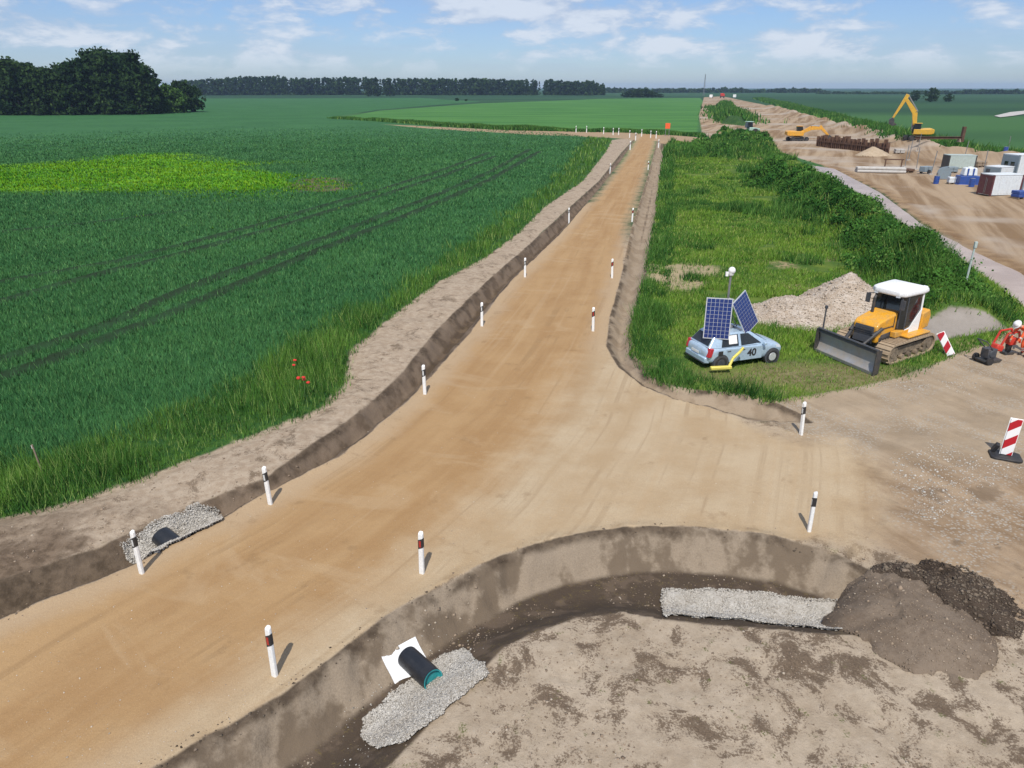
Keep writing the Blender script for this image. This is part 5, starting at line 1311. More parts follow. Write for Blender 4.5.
# ------------------------------------------------------------------ far building site
def excavator(label, px, py, track_rz, turret_rz, boom, stick, scale, mat):
    """boom = (angle up, length), stick = (angle, length) in the turret's xz plane"""
    x, y, z = ground_obj(px, py)
    t = thing("excavator", label, "excavator", (x, y, z), track_rz, "excavators on the haul road")
    for s in (-1, 1): track_unit(t, s * 1.05 * scale, 0.6 * scale, -1.5 * scale, 1.5 * scale, 0.42 * scale, M_DKSTEEL, M_DKSTEEL, 0.3)
    tur = MB(); S = scale
    tur.cyl((0, 0, 0.85 * S), (0, 0, 1.05 * S), 0.75 * S, n=18); tur.box((-0.55 * S, 0, 1.55 * S), (2.9 * S, 2.5 * S, 0.9 * S))
    tur.prism([(-2.1 * S, 1.1 * S), (-2.5 * S, 1.3 * S), (-2.5 * S, 1.95 * S), (-2.0 * S, 2.15 * S), (-0.6 * S, 2.1 * S), (-0.6 * S, 1.1 * S)], -1.2 * S, 1.2 * S)
    h = tur.build("upper_body", mat, t, bevel=0.08 * S); h.rotation_euler = (0, 0, turret_rz - track_rz)
    m = MB(); m.prism([(-0.2 * S, 1.9 * S), (1.1 * S, 1.3 * S), (1.2 * S, 2.0 * S), (0.9 * S, 2.95 * S), (-0.2 * S, 2.95 * S)], 0.35 * S, 1.22 * S); m.build("cab", M_GLASS, h, bevel=0.04 * S)
    m = MB(); m.box((0.35 * S, 0.78 * S, 3.0 * S), (1.4 * S, 0.98 * S, 0.10 * S)); m.build("cab_roof", mat, h, bevel=0.03)
    p0 = Vector((0.6 * S, -0.1 * S, 1.7 * S)); p2 = p0 + Vector((math.cos(boom[0]), 0, math.sin(boom[0]))) * boom[1]
    n_ = Vector((-math.sin(boom[0]), 0, math.cos(boom[0]))); p1 = p0 + (p2 - p0) * 0.5 + n_ * boom[1] * 0.13
    def arm(s, a, b, w0, w1, th):
        d = (b - a).normalized(); q = Vector((-d.z, 0, d.x))
        s.prism([tuple((v.x, v.z)) for v in (a + q * w0, a - q * w0, b - q * w1, b + q * w1)], -0.1 * S - th, -0.1 * S + th)
    m = MB(); arm(m, p0, p1, 0.30 * S, 0.42 * S, 0.2 * S); arm(m, p1, p2, 0.42 * S, 0.24 * S, 0.195 * S); m.build("boom", mat, h, bevel=0.03 * S)
    p3 = p2 + Vector((math.cos(stick[0]), 0, math.sin(stick[0]))) * stick[1]
    q = (p2 - p3).normalized() * 0.7 * S
    m = MB(); arm(m, p2 + q, p3, 0.32 * S, 0.16 * S, 0.16 * S); m.build("stick", mat, h, bevel=0.03 * S)
    m = MB(); m.cyl(p0 + Vector((0.5 * S, 0, 0)), p1 - n_ * 0.2 * S, 0.11 * S, n=8); m.cyl(p1 + n_ * 0.5 * S, p2 + q, 0.10 * S, n=8); m.build("cylinder", M_STEEL, h)
    m = MB(); bx, bz = p3.x, p3.z
    m.prism([(bx, bz + 0.25 * S), (bx + 0.5 * S, bz - 0.15 * S), (bx + 0.45 * S, bz - 0.9 * S), (bx - 0.15 * S, bz - 1.25 * S), (bx - 0.9 * S, bz - 1.0 * S), (bx - 0.35 * S, bz - 0.65 * S), (bx - 0.3 * S, bz - 0.1 * S)], -0.65 * S, 0.45 * S)
    m.build("bucket", M_DKSTEEL, h, bevel=0.02)
    return t
excavator("tall yellow excavator with its boom raised high beside the rusty sheet piles", 915, 146, R(0), R(160), (R(66), 6.3), (R(-66), 4.0), 1.05, M_YEL2)
excavator("orange-yellow excavator reaching low over a sand pile at the far end of the sheet piles", 797, 140.5, R(8), R(-6), (R(12), 4.2), (R(-42), 2.2), 1.0, M_YEL)

# rusty sheet pile wall of separate piles
a_, b_ = np.array(G(818, 146)), np.array(G(887, 154))
t = thing("sheet_pile_wall", "row of rusty steel sheet piles standing across the haul road excavation", "pile wall", (a_[0], a_[1], H1(*a_)))
for i in range(34):
    f = i / 33; p = (b_ - a_) * f; g_ = random.uniform(-0.5, 0.5); k = i % 2
    zz = H1(*(a_ + p)) - H1(*a_)
    m = MB(); w_ = 0.62
    hh = 1.5 + 0.9 * random.random()
    m.prism([(-w_ / 2, -0.18), (-w_ / 4, 0.18), (w_ / 4, 0.18), (w_ / 2, -0.18), (w_ / 2, -0.26), (w_ / 4 + .03, 0.08), (-w_ / 4 - .03, 0.08), (-w_ / 2, -0.26)], -0.4, hh, plane="xy")
    o = m.build("sheet_pile", M_RUST, t); o.location = (p[0], p[1] + 0.25 * k, zz); o.rotation_euler = (R(random.uniform(-3, 3)), R(random.uniform(-3, 3)), math.atan2(b_[1] - a_[1], b_[0] - a_[0]) + (math.pi if k else 0))
m = MB(); m.box(((b_ - a_)[0] / 2, (b_ - a_)[1] / 2 - 0.4, 1.0), (float(np.hypot(*(b_ - a_))), 0.22, 0.25), (0, 0, math.atan2(b_[1] - a_[1], b_[0] - a_[0]))); m.build("waling_beam", M_RUST, t)
x, y, z = ground_obj(925, 150)
t = thing("steel_beam", "long dark steel beam lying on trestles to the right of the tall excavator", "steel beam", (x, y, z), R(4))
m = MB(); m.box((2.2, 0, 0.9), (9.0, 0.35, 0.07)); m.box((2.2, 0, 0.55), (9.0, 0.35, 0.07)); m.box((2.2, 0, 0.72), (9.0, 0.05, 0.3)); m.build("beam", M_RUST, t)
for k in (-1.5, 6.0):
    m = MB(); m.box((k, 0, 0.26), (0.3, 1.0, 0.52), taper=0.6); m.build("trestle", M_WOODP, t)
m = MB(); m.box((6.6, 0.1, 1.3), (0.5, 0.5, 2.6)); m.build("upright_pile", M_RUST, t)

# containers and tanks
def container(name, label, cat, pxl, pxr, py, dx_end, hgt, depth_ratio, m_end, m_side, rz, L, W):
    x, y, z = ground_obj((pxl + pxr) / 2, py)
    t = thing(name, label, cat, (x, y, z), rz)
    m = MB(); m.box((0, 0, hgt / 2 + 0.08), (L, W, hgt))
    for i in range(int(L / 0.35)):
        for s in (-1, 1): m.box((-L / 2 + 0.2 + i * 0.35, s * (W / 2 + 0.008), hgt / 2 + 0.08), (0.15, 0.03, hgt * 0.86))
    b = m.build("container_body", m_side, t)
    m = MB(); m.box((-L / 2 - 0.02, 0, hgt / 2 + 0.08), (0.05, W * 0.96, hgt * 0.95)); e = m.build("end_wall", m_end, t)
    m = MB(); m.box((0, 0, hgt + 0.11), (L + 0.06, W + 0.06, 0.07)); m.build("roof", m_side, t)
    for sx in (-1, 1):
        for sy in (-1, 1):
            m = MB(); m.box((sx * (L / 2 - 0.05), sy * (W / 2 - 0.05), hgt / 2 + 0.06), (0.16, 0.16, hgt + 0.12)); m.build("corner_post", m_end, t)
    return t, e, L, W, hgt
t, e, L, W, h_ = container("office_container", "tall white site office container with grey-blue end wall and two dark windows at right edge", "site office", 1014, 1040, 179, 0, 2.9, 1, M_CONTG, M_CONTW, R(10), 6.0, 2.5)
for s in (-1, 1):
    m = MB(); m.box((-L / 2 - 0.05, s * 0.48, 1.75), (0.04, 0.55, 0.9)); m.build("window", M_GLASS, e)
t, e, L, W, h_ = container("storage_container", "white storage container with ribbed grey end next to the site office", "container", 984, 1009, 181, 0, 1.75, 1, M_CONTG, M_CONTW, R(24), 2.5, 1.9)
m = MB(); m.box((-L / 2 - 0.05, 0.5, 1.4), (0.04, 0.5, 0.4)); m.build("vent_grille", M_TRIM, e)
t, e, L, W, h_ = container("storage_container", "long low white container with dark red end doors, nearest the haul road", "container", 981, 1014, 194.5, 0, 2.0, 1, M_MAROON, M_CONTW, R(8), 3.4, 1.9)
m = MB(); m.box((-L / 2 - 0.05, 0, 1.0), (0.03, 0.04, 1.6)); m.cyl((-L / 2 - 0.07, -0.2, 0.3), (-L / 2 - 0.07, -0.2, 1.7), 0.02, n=6); m.build("door_bar", M_STEEL, e)
t, e, L, W, h_ = container("storage_container", "small pale container cut by the right edge beside the long low one", "container", 1020, 1040, 193.5, 0, 1.35, 1, M_CONTG, M_CONTW, R(-14), 2.4, 1.8)
t, e, L, W, h_ = container("storage_container", "low grey-green container with dark end behind the blue and white tank", "container", 945, 970, 168, 0, 1.7, 1, M_DKSTEEL, M_GREYGREEN, R(-6), 3.6, 2.0)
x, y, z = ground_obj(966, 184)
t = thing("water_tank", "blue box with white tank standing on it among the containers", "tank", (x, y, z), R(-8))
m = MB(); m.box((0, 0, 0.52), (2.1, 1.4, 1.0)); m.box((0, 0, 0.05), (2.3, 1.5, 0.1)); m.build("blue_box", M_BLUE, t, bevel=0.03)
m = MB(); m.box((0.05, 0, 1.48), (1.55, 1.15, 0.9), taper=0.82); m.build("white_tank", M_CONTW, t, bevel=0.12, seg=3)
m = MB(); m.box((-0.30, -0.57, 1.45), (0.16, 0.08, 0.84)); m.box((0.30, -0.57, 1.45), (0.16, 0.08, 0.84)); m.build("blue_strap", M_BLUE, t)
m = MB(); m.cyl((0.05, 0, 1.9), (0.05, 0, 2.02), 0.25, n=14); m.build("filler_cap", M_WHITE, t)
x, y, z = ground_obj(943, 178)
t = thing("hose_reel", "grey-blue hose reel with coiled pipe left of the blue and white tank", "hose reel", (x, y, z), R(-20))
for s in (-1, 1):
    m = MB(); m.cyl((0, s * 0.34, 0.75), (0, s * 0.40, 0.75), 0.72, n=24); m.build("reel_disc", M_CONTG, t)
m = MB(); m.cyl((0, -0.34, 0.75), (0, 0.34, 0.75), 0.5, n=20); m.build("coiled_pipe", M_ALU, t)
m = MB(); m.box((0, 0, 0.08), (1.7, 1.1, 0.1)); m.box((-0.7, 0, 0.4), (0.08, 0.9, 0.7)); m.box((0.7, 0, 0.4), (0.08, 0.9, 0.7)); m.build("reel_frame", M_STEEL, t)
x, y, z = ground_obj(925, 172.5)
t = thing("pump_trailer", "small grey pump trailer at the left end of the container yard", "pump", (x, y, z), R(25))
m = MB(); m.box((0, 0, 0.6), (1.4, 0.9, 0.7)); m.build("pump_housing", M_CONTG, t, bevel=0.05)
m = MB(); m.box((-1.1, 0, 0.35), (1.0, 0.08, 0.08)); m.build("drawbar", M_STEEL, t)
for s in (-1, 1):
    m = MB(); m.cyl((0, s * 0.48, 0.28), (0, s * 0.62, 0.28), 0.28, n=14); m.build("wheel", M_BLACK, t)
POLE = [(905, 166), (908.5, 160), (916.5, 168), (931, 174), (917, 152), (963, 163), (983, 173), (1006, 160)]
for i, (px, py) in enumerate(POLE):
    x, y, z = ground_obj(px, py)
    if i == 0:
        pole0 = thing("fence_pole", "thin grey pole of the temporary fence around the container yard", "pole", (x, y, z), 0, "thin poles around the container yard")
        m = MB(); m.cyl((0, 0, -0.2), (0, 0, 3.0), 0.05, n=6); m.build("pole_shaft", M_STEEL, pole0)
        m = MB(); m.box((0, 0, 0.06), (0.5, 0.3, 0.12)); m.build("foot_block", M_CONC, pole0)
    else:
        o = copy_tree(pole0); o.location = (x, y, z); o.rotation_euler = (R(random.uniform(-3, 3)), R(random.uniform(-3, 3)), 0)
x, y, z = ground_obj(893, 166)
t = thing("steel_trestle", "dark steel trestle frame left of the container yard", "trestle", (x, y, z), R(-10))
m = MB(); m.box((0, 0, 1.0), (2.6, 0.2, 0.16)); m.build("top_bar", M_RUST, t)
for s in (-1, 1):
    m = MB(); m.box((s * 1.1, 0, 0.5), (0.14, 0.14, 1.0)); m.build("leg", M_RUST, t)
# more yard clutter
def crate_stack(label, px, py, n, mat, w, group=None):
    x, y, z = ground_obj(px, py); t = thing("material_stack", label, "material stack", (x, y, z), R(random.uniform(-15, 25)))
    m = MB()
    for k in range(-1, 2): m.box((k * w * 0.42, 0, 0.07), (0.1, w * 0.8, 0.14))
    m.build("pallet", M_WOODP, t)
    m = MB()
    for k in range(n):
        for q in (-1, 1): m.box((q * w * 0.25 + random.uniform(-.03, .03), random.uniform(-.03, .03), 0.14 + (k + 0.5) * 0.32), (w * 0.48, w * 0.8, 0.30))
    m.build("stacked_load", mat, t, bevel=0.04)
crate_stack("pale stack of sacks on a pallet just left of the blue box", 953, 183, 2, M_CONTW, 1.2)
crate_stack("grey stack on a pallet behind the hose reel", 951, 171.5, 2, M_CONTG, 1.3)
crate_stack("blue stack on a pallet in front of the small pale container", 1019, 199, 2, M_BLUE, 1.3)
crate_stack("dark brown timber stack behind the ribbed storage container", 978, 167, 2, M_WOODP, 1.6)
crate_stack("concrete block stack at the foot of the tall excavator", 899, 153, 2, M_CONC, 1.5)
crate_stack("low rust-brown stack between trestle and pump trailer", 905, 171, 1, M_RUST, 1.8)
for px, py, lab in ((971, 187.5, "blue drum standing right of the blue and white tank"), (936, 182.5, "blue drum standing in front of the hose reel"), (1003, 161, "blue drum standing behind the storage container")):
    x, y, z = ground_obj(px, py); t = thing("drum", lab, "drum", (x, y, z), 0, "blue drums in the container yard")
    m = MB(); m.cyl((0, 0, 0), (0, 0, 0.9), 0.3, n=16); m.cyl((0, 0, 0.3), (0, 0, 0.34), 0.315, n=16); m.cyl((0, 0, 0.6), (0, 0, 0.64), 0.315, n=16); m.build("barrel", M_BLUE, t)
    m = MB(); m.cyl((0, 0, 0.9), (0, 0, 0.93), 0.27, n=16); m.build("lid", M_STEEL, t)
x, y, z = ground_obj(880, 172); t = thing("pipe_bundle", "bundle of pale pipes lying on the ground left of the container yard", "pipe bundle", (x, y, z), R(-12))
m = MB()
for k in range(4): m.cyl((-3.0, k * 0.42 - 0.6, 0.2), (3.0, k * 0.42 - 0.6, 0.2), 0.2, n=12)
for k in range(3): m.cyl((-3.0, k * 0.42 - 0.4, 0.56), (3.0, k * 0.42 - 0.4, 0.56), 0.2, n=12)
m.build("pipes", M_CONC, t, smooth=True)
# road roller far off
x, y, z = ground_obj(746, 135.5)
t = thing("road_roller", "pale green and white road roller beyond the grassy mound", "road roller", (x, y, z), R(8))
m = MB(); m.cyl((-1.7, -1.0, 0.75), (-1.7, 1.0, 0.75), 0.75, n=22); m.build("drum", M_DKSTEEL, t)
m = MB(); m.box((-1.5, 0, 0.85), (1.9, 2.3, 0.25)); m.box((-0.4, 0, 0.9), (1.0, 0.6, 0.5)); m.build("drum_frame", M_DKSTEEL, t)
m = MB(); m.prism([(0.3, 0.8), (2.9, 0.8), (2.9, 1.5), (1.3, 1.75), (0.3, 1.75)], -0.9, 0.9); m.build("engine_hood", M_GREENP, t, bevel=0.1)
m = MB(); m.box((0.45, 0, 2.3), (1.4, 1.5, 1.3), taper=0.85); c_ = m.build("cab", M_GLASS, t, bevel=0.05)
m = MB(); m.box((0.45, 0, 2.98), (1.6, 1.7, 0.14)); m.build("cab_roof", M_GREENP, c_, bevel=0.04)
m = MB()
for s in (-1, 1):
    m = MB(); m.cyl((1.7, s * 0.7, 0.75), (1.7, s * 1.15, 0.75), 0.75, n=20); m.build("wheel", M_BLACK, t)
# far vehicles at the end of the works
x, y, z = ground_obj(722, 98.0)
t = thing("tipper_truck", "red tipper truck far away where the haul road meets the horizon", "truck", (x, y, z), R(80))
S_ = 1.6
m = MB(); m.prism([(-3.6 * S_, 1.2 * S_), (1.0 * S_, 1.2 * S_), (1.1 * S_, 2.4 * S_), (-3.8 * S_, 2.5 * S_)], -1.25 * S_, 1.25 * S_); m.build("tipper_body", M_REDM, t)
m = MB(); m.box((2.1 * S_, 0, 1.9 * S_), (1.7 * S_, 2.3 * S_, 1.9 * S_)); m.build("truck_cab", M_REDM, t, bevel=0.1)
m = MB(); m.box((-0.5 * S_, 0, 0.85 * S_), (6.6 * S_, 0.9 * S_, 0.3 * S_)); m.build("chassis", M_TRIM, t)
for xx in (-2.6, -1.4, 2.0):
    for s in (-1, 1):
        m = MB(); m.cyl((xx * S_, s * 0.85 * S_, 0.5 * S_), (xx * S_, s * 1.2 * S_, 0.5 * S_), 0.5 * S_, n=12); m.build("wheel", M_BLACK, t)
for px, lab in ((711, "tiny white van left of the far red truck"), (734.5, "tiny white van right of the far red truck")):
    x, y, z = ground_obj(px, 98.0)
    t = thing("parked_van", lab, "van", (x, y, z), R(70), "tiny vans at the far end of the works")
    m = MB(); m.prism([(-3.4, 0.6), (3.0, 0.6), (3.2, 1.8), (2.2, 2.2), (1.4, 3.4), (-3.4, 3.4)], -1.5, 1.5); m.build("van_body", M_WHITE, t, bevel=0.1)
    m = MB(); m.prism([(2.15, 2.25), (2.35, 2.25), (1.6, 3.3), (1.4, 3.3)], -1.3, 1.3); m.build("windscreen", M_GLASS, t)
    for xx in (-2.2, 2.1):
        for s in (-1, 1):
            m = MB(); m.cyl((xx, s * 1.2, 0.6), (xx, s * 1.55, 0.6), 0.6, n=10); m.build("wheel", M_BLACK, t)
x, y, z = ground_obj(703.5, 96)
t = thing("lattice_mast", "thin far lattice mast on the horizon left of the haul road", "mast", (x, y, 0))
m = MB()
for k in range(3):
    a = k * 2.094; m.cyl((1.2 * math.cos(a), 1.2 * math.sin(a), 0), (0.3 * math.cos(a), 0.3 * math.sin(a), 24), 0.22, n=5)
m.build("mast_legs", M_STEEL, t)
m = MB(); m.cyl((0, 0, 21), (0, 0, 26), 0.5, n=8); m.build("antenna", M_STEEL, t)
x, y, z = ground_obj(667, 136.5)
t = thing("warning_sign", "small orange sign on two legs by the far crossing track", "road sign", (x, y, z), R(-5))
m = MB(); m.box((0, 0, 2.2), (1.1, 0.06, 1.2)); m.build("sign_panel", M_ORANGE, t, bevel=0.02)
for s in (-1, 1):
    m = MB(); m.box((s * 0.4, 0.06, 1.2), (0.1, 0.08, 2.5)); m.build("leg", M_STEEL, t)

# ------------------------------------------------------------------ trees
M_LEAF_D = leaf_material("dark_tree_leaf", ((0.018, 0.040, 0.014), (0.036, 0.066, 0.020), (0.055, 0.085, 0.026)), 0.08, 0.25, 0.2)
M_LEAF_L = leaf_material("light_tree_leaf", ((0.035, 0.075, 0.018), (0.060, 0.115, 0.026), (0.085, 0.13, 0.03)), 0.1, 0.3, 0.25)
M_BARK = paint("bark", (0.085, 0.065, 0.05), 0.9, dirt=0.2, dirt_col=(0.05, 0.05, 0.04))
def crown_mesh(seed, hgt, wid, base, n_clump, per, leaf, shape, mat):
    """leaf-sized faces gathered in clumps through the crown's volume"""
    g = np.random.default_rng(seed)
    f = g.uniform(0.02, 1.0, n_clump) ** (0.85 if shape == "round" else 1.35)
    if shape == "round":
        rad = wid * np.sqrt(np.clip(1 - (2 * f - 0.85) ** 2 / 1.4, 0.03, 1)) * g.uniform(0.35, 1.0, n_clump)
    else:
        rad = wid * (1.02 - f) * g.uniform(0.3, 1.0, n_clump)
    a = g.uniform(0, 2 * math.pi, n_clump); lob = 1 + 0.28 * np.sin(3 * a + seed) + 0.15 * np.sin(5 * a + 2 * seed)
    c = np.stack([np.cos(a) * rad * lob, np.sin(a) * rad * lob, base + (hgt - base) * f], -1)
    cr = g.uniform(0.5, 1.1, n_clump) * wid * (0.26 if shape == "round" else 0.17)
    P = np.repeat(c, per, 0) + g.normal(0, 1, (n_clump * per, 3)) * np.repeat(cr, per)[:, None] * np.array([0.6, 0.6, 0.42])
    n = len(P)
    u = g.normal(0, 1, (n, 3)); u /= np.linalg.norm(u, axis=1)[:, None]
    w = np.cross(u, g.normal(0, 1, (n, 3))); w /= np.linalg.norm(w, axis=1)[:, None]
    s = leaf * g.uniform(0.6, 1.4, n)[:, None]
    V = np.stack([P - u * s, P + w * s * 0.6, P + u * s, P - w * s * 0.6], 1).reshape(-1, 3)
    t = np.repeat(np.repeat(g.uniform(0, 1, n_clump), per) * 0.6 + g.uniform(0, 0.4, n), 4)
    return V, np.arange(n * 4).reshape(-1, 4), t
def tree_proto(name, seed, hgt, wid, base, n_clump, per, leaf, shape, mat):
    V, Q, t = crown_mesh(seed, hgt, wid, base, n_clump, per, leaf, shape, mat)
    root = bpy.data.objects.new(name, None); COL.objects.link(root)
    c = fast_mesh("crown", V, Q, 4, mat, {"tint": t}); c.parent = root
    m = MB(); m.cyl((0, 0, -0.3), (0.1, 0, hgt * 0.45), 0.02 * hgt, 0.012 * hgt, n=8); m.cyl((0.1, 0, hgt * 0.45), (0, 0, hgt * 0.85), 0.012 * hgt, 0.004 * hgt, n=7)
    g = random.Random(seed)
    for k in range(5):
        a = g.uniform(0, 6.28); z = hgt * g.uniform(0.3, 0.6)
        m.cyl((0.07, 0, z), (math.cos(a) * wid * 0.6, math.sin(a) * wid * 0.6, z + hgt * 0.16), 0.007 * hgt, 0.002 * hgt, n=6)
    m.build("trunk", M_BARK, root)
    return root
PT = [tree_proto("wood_tree", 50 + k, h, wd, -0.5, 100, 26, 0.6, "round", M_LEAF_D) for k, (h, wd) in enumerate(((20, 4.6), (18, 5.2), (22, 4.4), (17, 4.2)))]
PB = [tree_proto("bushy_tree", 70 + k, h, wd, 0.4, 70, 26, 0.45, "round", M_LEAF_L if k else M_LEAF_D) for k, (h, wd) in enumerate(((9, 4.4), (8, 4.2)))]
PC = [tree_proto("spruce_tree", 80 + k, h, wd, 1.0, 110, 20, 0.5, "cone", M_LEAF_D) for k, (h, wd) in enumerate(((17, 3.6), (15, 3.4)))]
used = set()
def plant(pr, x, y, s, label, cat, group):
    o = pr if id(pr) not in used else copy_tree(pr)
    used.add(id(pr))
    o.location = (x, y, H1(x, y)); o.rotation_euler = (0, 0, random.uniform(0, 6.28)); o.scale = (s * random.uniform(0.95, 1.1), s * random.uniform(0.95, 1.1), s)
    return tag(o, label, cat, group)
WG = "trees of the dark wood on the left"
rw = random.Random(4)
def wood_top(px):
    return float(np.interp(px, [-60, 0, 20, 45, 60, 75, 90, 105, 125, 140, 150, 162], [66, 67, 64, 69, 72, 68, 62, 56, 58, 59, 66, 80]))
for row, (py, step) in enumerate(((115.0, 6.5), (112.3, 7.5), (110.0, 9.0), (107.5, 12))):
    px = -70 + row * 2
    while px < 158 - row * 4:
        x, y = G(px + rw.uniform(-1.5, 1.5), py + rw.uniform(-0.4, 0.4) - max(0, (px - 60)) * 0.012)
        pr = PT[rw.randrange(4)]
        r_ = math.hypot(x, y); top = wood_top(px) + rw.uniform(-2.5, 5)
        hz = CAM_H + (87.2 - top) / FPX * y * 0.90
        hp = (20, 18, 22, 17)[PT.index(pr)]
        plant(pr, x, y, max(0.5, hz / hp) * (1.0 if row < 3 else 0.96), "dark broadleaf tree standing close in the wood left of the field", "tree", WG)
        px += step * rw.uniform(0.75, 1.2)
for px, py, top, k, lab in ((164, 113.2, 88, 1, "light green bushy tree at the right edge of the wood"), (171, 113, 86, 1, "paler rounded tree between the wood and the last dark tree"), (178, 112.6, 90, 1, "small light tree just left of the last dark tree of the wood"),
                            (185, 112.2, 82, 0, "dark tree in front of the gap at the end of the wood"), (192, 111.8, 87, 0, "last dark tree at the right end of the wood")):
    x, y = G(px, py); hz = CAM_H + (87.2 - top) / FPX * y * 0.9
    plant(PB[k], x, y, hz / (9 if k == 0 else 8), lab, "tree", WG)
def single(pr, hp, px, py, top, lab, group=None, wide=1.0):
    x, y = G(px, py); hz = CAM_H + (87.2 - top) / FPX * y * 1.085
    o = plant(pr, x, y, hz / hp, lab, "tree", group); o.scale = (o.scale[0] * wide, o.scale[1] * wide, o.scale[2]); return o
single(PC[0], 17, 369, 96.5, 80.5, "leftmost of the three dark spruces in the middle of the far field", "three spruces in the far field", 1.3)
single(PC[1], 15, 377, 96.5, 80, "middle one of the three dark spruces in the far field", "three spruces in the far field", 1.3)
single(PC[0], 17, 390, 96.5, 80, "rightmost of the three dark spruces in the far field", "three spruces in the far field", 1.4)
single(PB[0], 9, 914, 101, 90, "left one of three round trees in the far right field", "three round trees in the right field", 1.0)
single(PB[0], 9, 931, 102, 88, "middle and tallest of three round trees in the far right field", "three round trees in the right field", 0.9)
single(PB[0], 9, 948, 102, 92.5, "smallest of three round trees in the far right field, on the right", "three round trees in the right field", 1.0)
single(PB[0], 9, 457, 101.5, 96, "low dark bush left of the centre of the far bright field", "bushes at the far field edge", 1.4)
single(PB[0], 9, 466, 101.5, 97, "smallest low bush beside another at the far field edge", "bushes at the far field edge", 1.5)
for px, tp in ((626, 91.5), (632, 89.5), (639, 88.8), (646, 89), (653, 91), (660, 92.5)):
    single(PB[0], 9, px, 97.6, tp, "dark bush of the clump behind the far bright field, left of the mast", "bushes in the clump left of the mast", 1.9)
# far woodland: reads as one mass
def woodland(name, px0, px1, py, tops, n, seed, mat, depth=0.6, px_w=2.6):
    g = np.random.default_rng(seed); Vs, Qs, Ts = [], [], []; b = 0
    for i in range(n):
        px = g.uniform(px0, px1); x, y = G(px, py - g.uniform(0, depth))
        top = float(np.interp(px, [q[0] for q in tops], [q[1] for q in tops])) + g.normal(0, 0.55)
        hz = CAM_H + (87.2 - top) / FPX * y * 1.085
        wd = px_w / FPX * y * g.uniform(0.8, 1.5)
        V, Q, t = crown_mesh(int(g.integers(1e6)), hz, wd, -1.0, 20, 9, wd * 0.34, "round" if g.uniform() < 0.6 else "cone", None)
        Vs.append(V + np.array([x, y, 0])); Qs.append(Q + b); Ts.append(t); b += len(V)
    return tag(fast_mesh(name, np.concatenate(Vs), np.concatenate(Qs), 4, mat, {"tint": np.concatenate(Ts)}), kind="stuff")
woodland("far_woodland", 175, 603, 95.5, [(175, 83), (220, 81), (250, 79.5), (270, 79), (300, 81), (340, 80), (400, 81), (470, 81), (540, 82.5), (585, 83), (603, 85)], 560, 601, M_LEAF_D)
woodland("far_woodland", 596, 830, 93.0, [(596, 88.5), (640, 89), (720, 89), (760, 90), (795, 89), (815, 89.5), (830, 91.5)], 190, 602, M_LEAF_D, 0.5, 3.0)
woodland("far_woodland", 820, 1060, 94.2, [(820, 92.5), (900, 92), (950, 91), (990, 90), (1060, 90.5)], 190, 603, M_LEAF_D, 0.5, 3.0)
# pale gravel lane in the right-hand fields
lane = GP([(994, 116.5), (1010, 112.5), (1030, 110.5), (1100, 108.5), (1100, 110.5), (1030, 113.5), (1012, 116.5), (1000, 118.0)])
def draped(name, poly, dz, mat):
    c = poly.mean(0); vs = [(a, b, H1(a, b) + dz) for a, b in poly]
    me = bpy.data.meshes.new(name); me.from_pydata(vs, [], [tuple(range(len(vs)))]); me.materials.append(mat)
    if me.polygons[0].normal.z < 0: me.flip_normals()
    o = bpy.data.objects.new(name, me); COL.objects.link(o); return tag(o, kind="structure")
draped("gravel_lane", lane, 0.25, M_CONC)

HAZE_D = 0.00011
# air
hm = bpy.data.materials.new("haze"); hm.use_nodes = True; hn = NT(hm.node_tree)
hm.node_tree.nodes.remove(hm.node_tree.nodes["Principled BSDF"])
pv = hn.new("ShaderNodeVolumePrincipled"); pv.inputs["Color"].default_value = (0.50, 0.70, 1.0, 1); pv.inputs["Density"].default_value = HAZE_D
pv.inputs["Anisotropy"].default_value = 0.0
hn.l.new(pv.outputs[0], hm.node_tree.nodes["Material Output"].inputs["Volume"])
m = MB(); m.box((0, 3500, 16.5), (26000, 8000, 46)); hz_ = m.build("haze", hm); tag(hz_, kind="stuff")
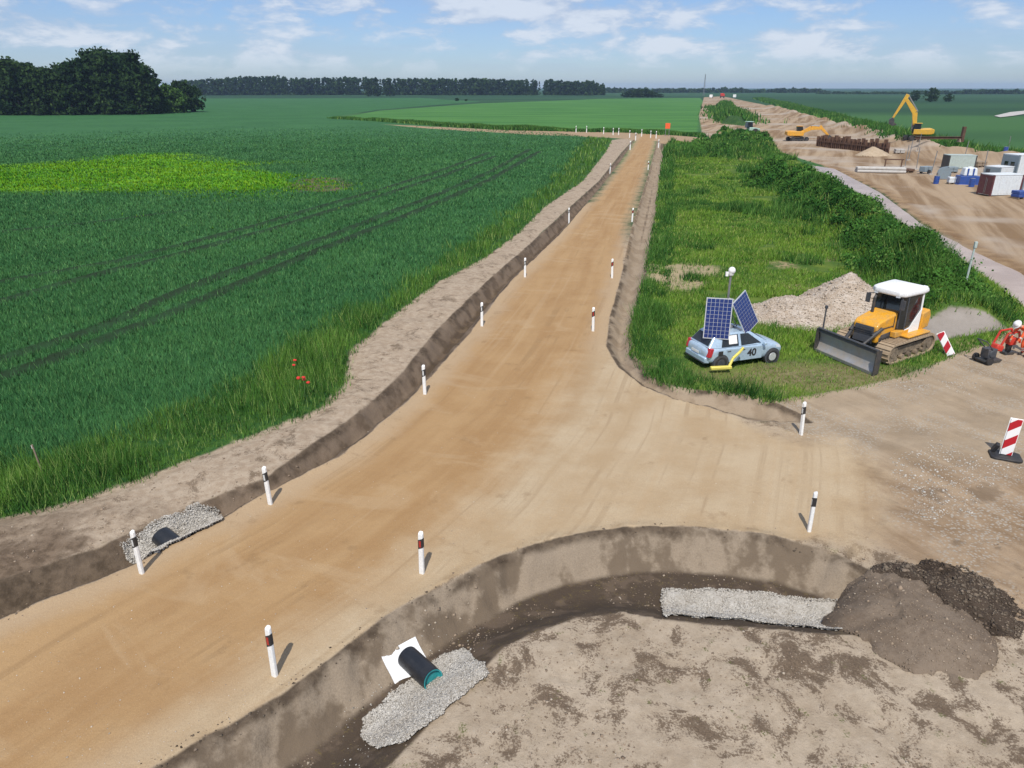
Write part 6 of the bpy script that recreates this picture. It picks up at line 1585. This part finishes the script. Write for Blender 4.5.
# ------------------------------------------------------------------ light and sky
SUN_EL, SUN_AZ = R(55), R(185)                                   # clockwise from +Y
w = bpy.data.worlds.new("World"); sc.world = w; w.use_nodes = True
n = NT(w.node_tree)
bg = w.node_tree.nodes["Background"]
sky = n.new("ShaderNodeTexSky", sky_type="NISHITA", sun_disc=False)
sky.sun_elevation = SUN_EL; sky.sun_rotation = SUN_AZ; sky.air_density = 1.0; sky.dust_density = 0.4; sky.ozone_density = 2.5; sky.altitude = 100
tc = n.new("ShaderNodeTexCoord").outputs["Generated"]
d = n.sep(tc)
c1 = n.noise(n.vmul(tc, (13.0, 13.0, 38.0)), 1.0, 8, 0.60, 0.2)
c2 = n.noise(n.vmul(tc, (3.2, 3.2, 16.0)), 1.0, 3, 0.5)
cm = n.step(n.add(n.add(n.mul(c1, 0.6), n.mul(c2, 0.4)), n.mul(n.step(d[2], 0.02, 0.10), 0.05)), 0.45, 0.61)
cm = n.mx(n.mul(cm, n.step(d[2], 0.004, 0.045)), n.mul(n.step(c2, 0.35, 0.65, 0.10, 0.35), n.step(d[2], 0.005, 0.05)))
streak = n.mul(n.step(n.noise(n.vmul(tc, (3.0, 3.0, 60.0)), 1.0, 4, 0.55), 0.45, 0.75), 0.35)
cm = n.mx(cm, n.mul(streak, n.step(d[2], 0.0, 0.02)))
tint = n.mix(1.0, sky.outputs[0], (0.74, 0.90, 1.24), "MULTIPLY")
cc = n.mix(n.step(n.add(c1, n.mul(n.sub(c2, 0.5), 0.4)), 0.42, 0.64), (4.6, 5.5, 7.2), (7.6, 8.2, 9.2))
n.put(bg.inputs["Color"], n.mix(n.mul(cm, 0.85), tint, cc))
bg.inputs["Strength"].default_value = 0.095
sl = bpy.data.lights.new("sun", "SUN"); sl.energy = 4.3; sl.angle = R(0.55); sl.color = (1.0, 0.955, 0.88)
so = bpy.data.objects.new("sun", sl); COL.objects.link(so)
sd = Vector((math.sin(SUN_AZ) * math.cos(SUN_EL), math.cos(SUN_AZ) * math.cos(SUN_EL), math.sin(SUN_EL)))
so.rotation_euler = sd.to_track_quat("Z", "Y").to_euler(); so.location = (0, -20, 60)
sc.view_settings.view_transform = "Standard"; sc.view_settings.look = "None"; sc.view_settings.gamma = 1.0; sc.view_settings.exposure = 0.0
sc.view_settings.use_curve_mapping = False
sc.cycles.use_denoising = True
sc.cycles.max_bounces = 6
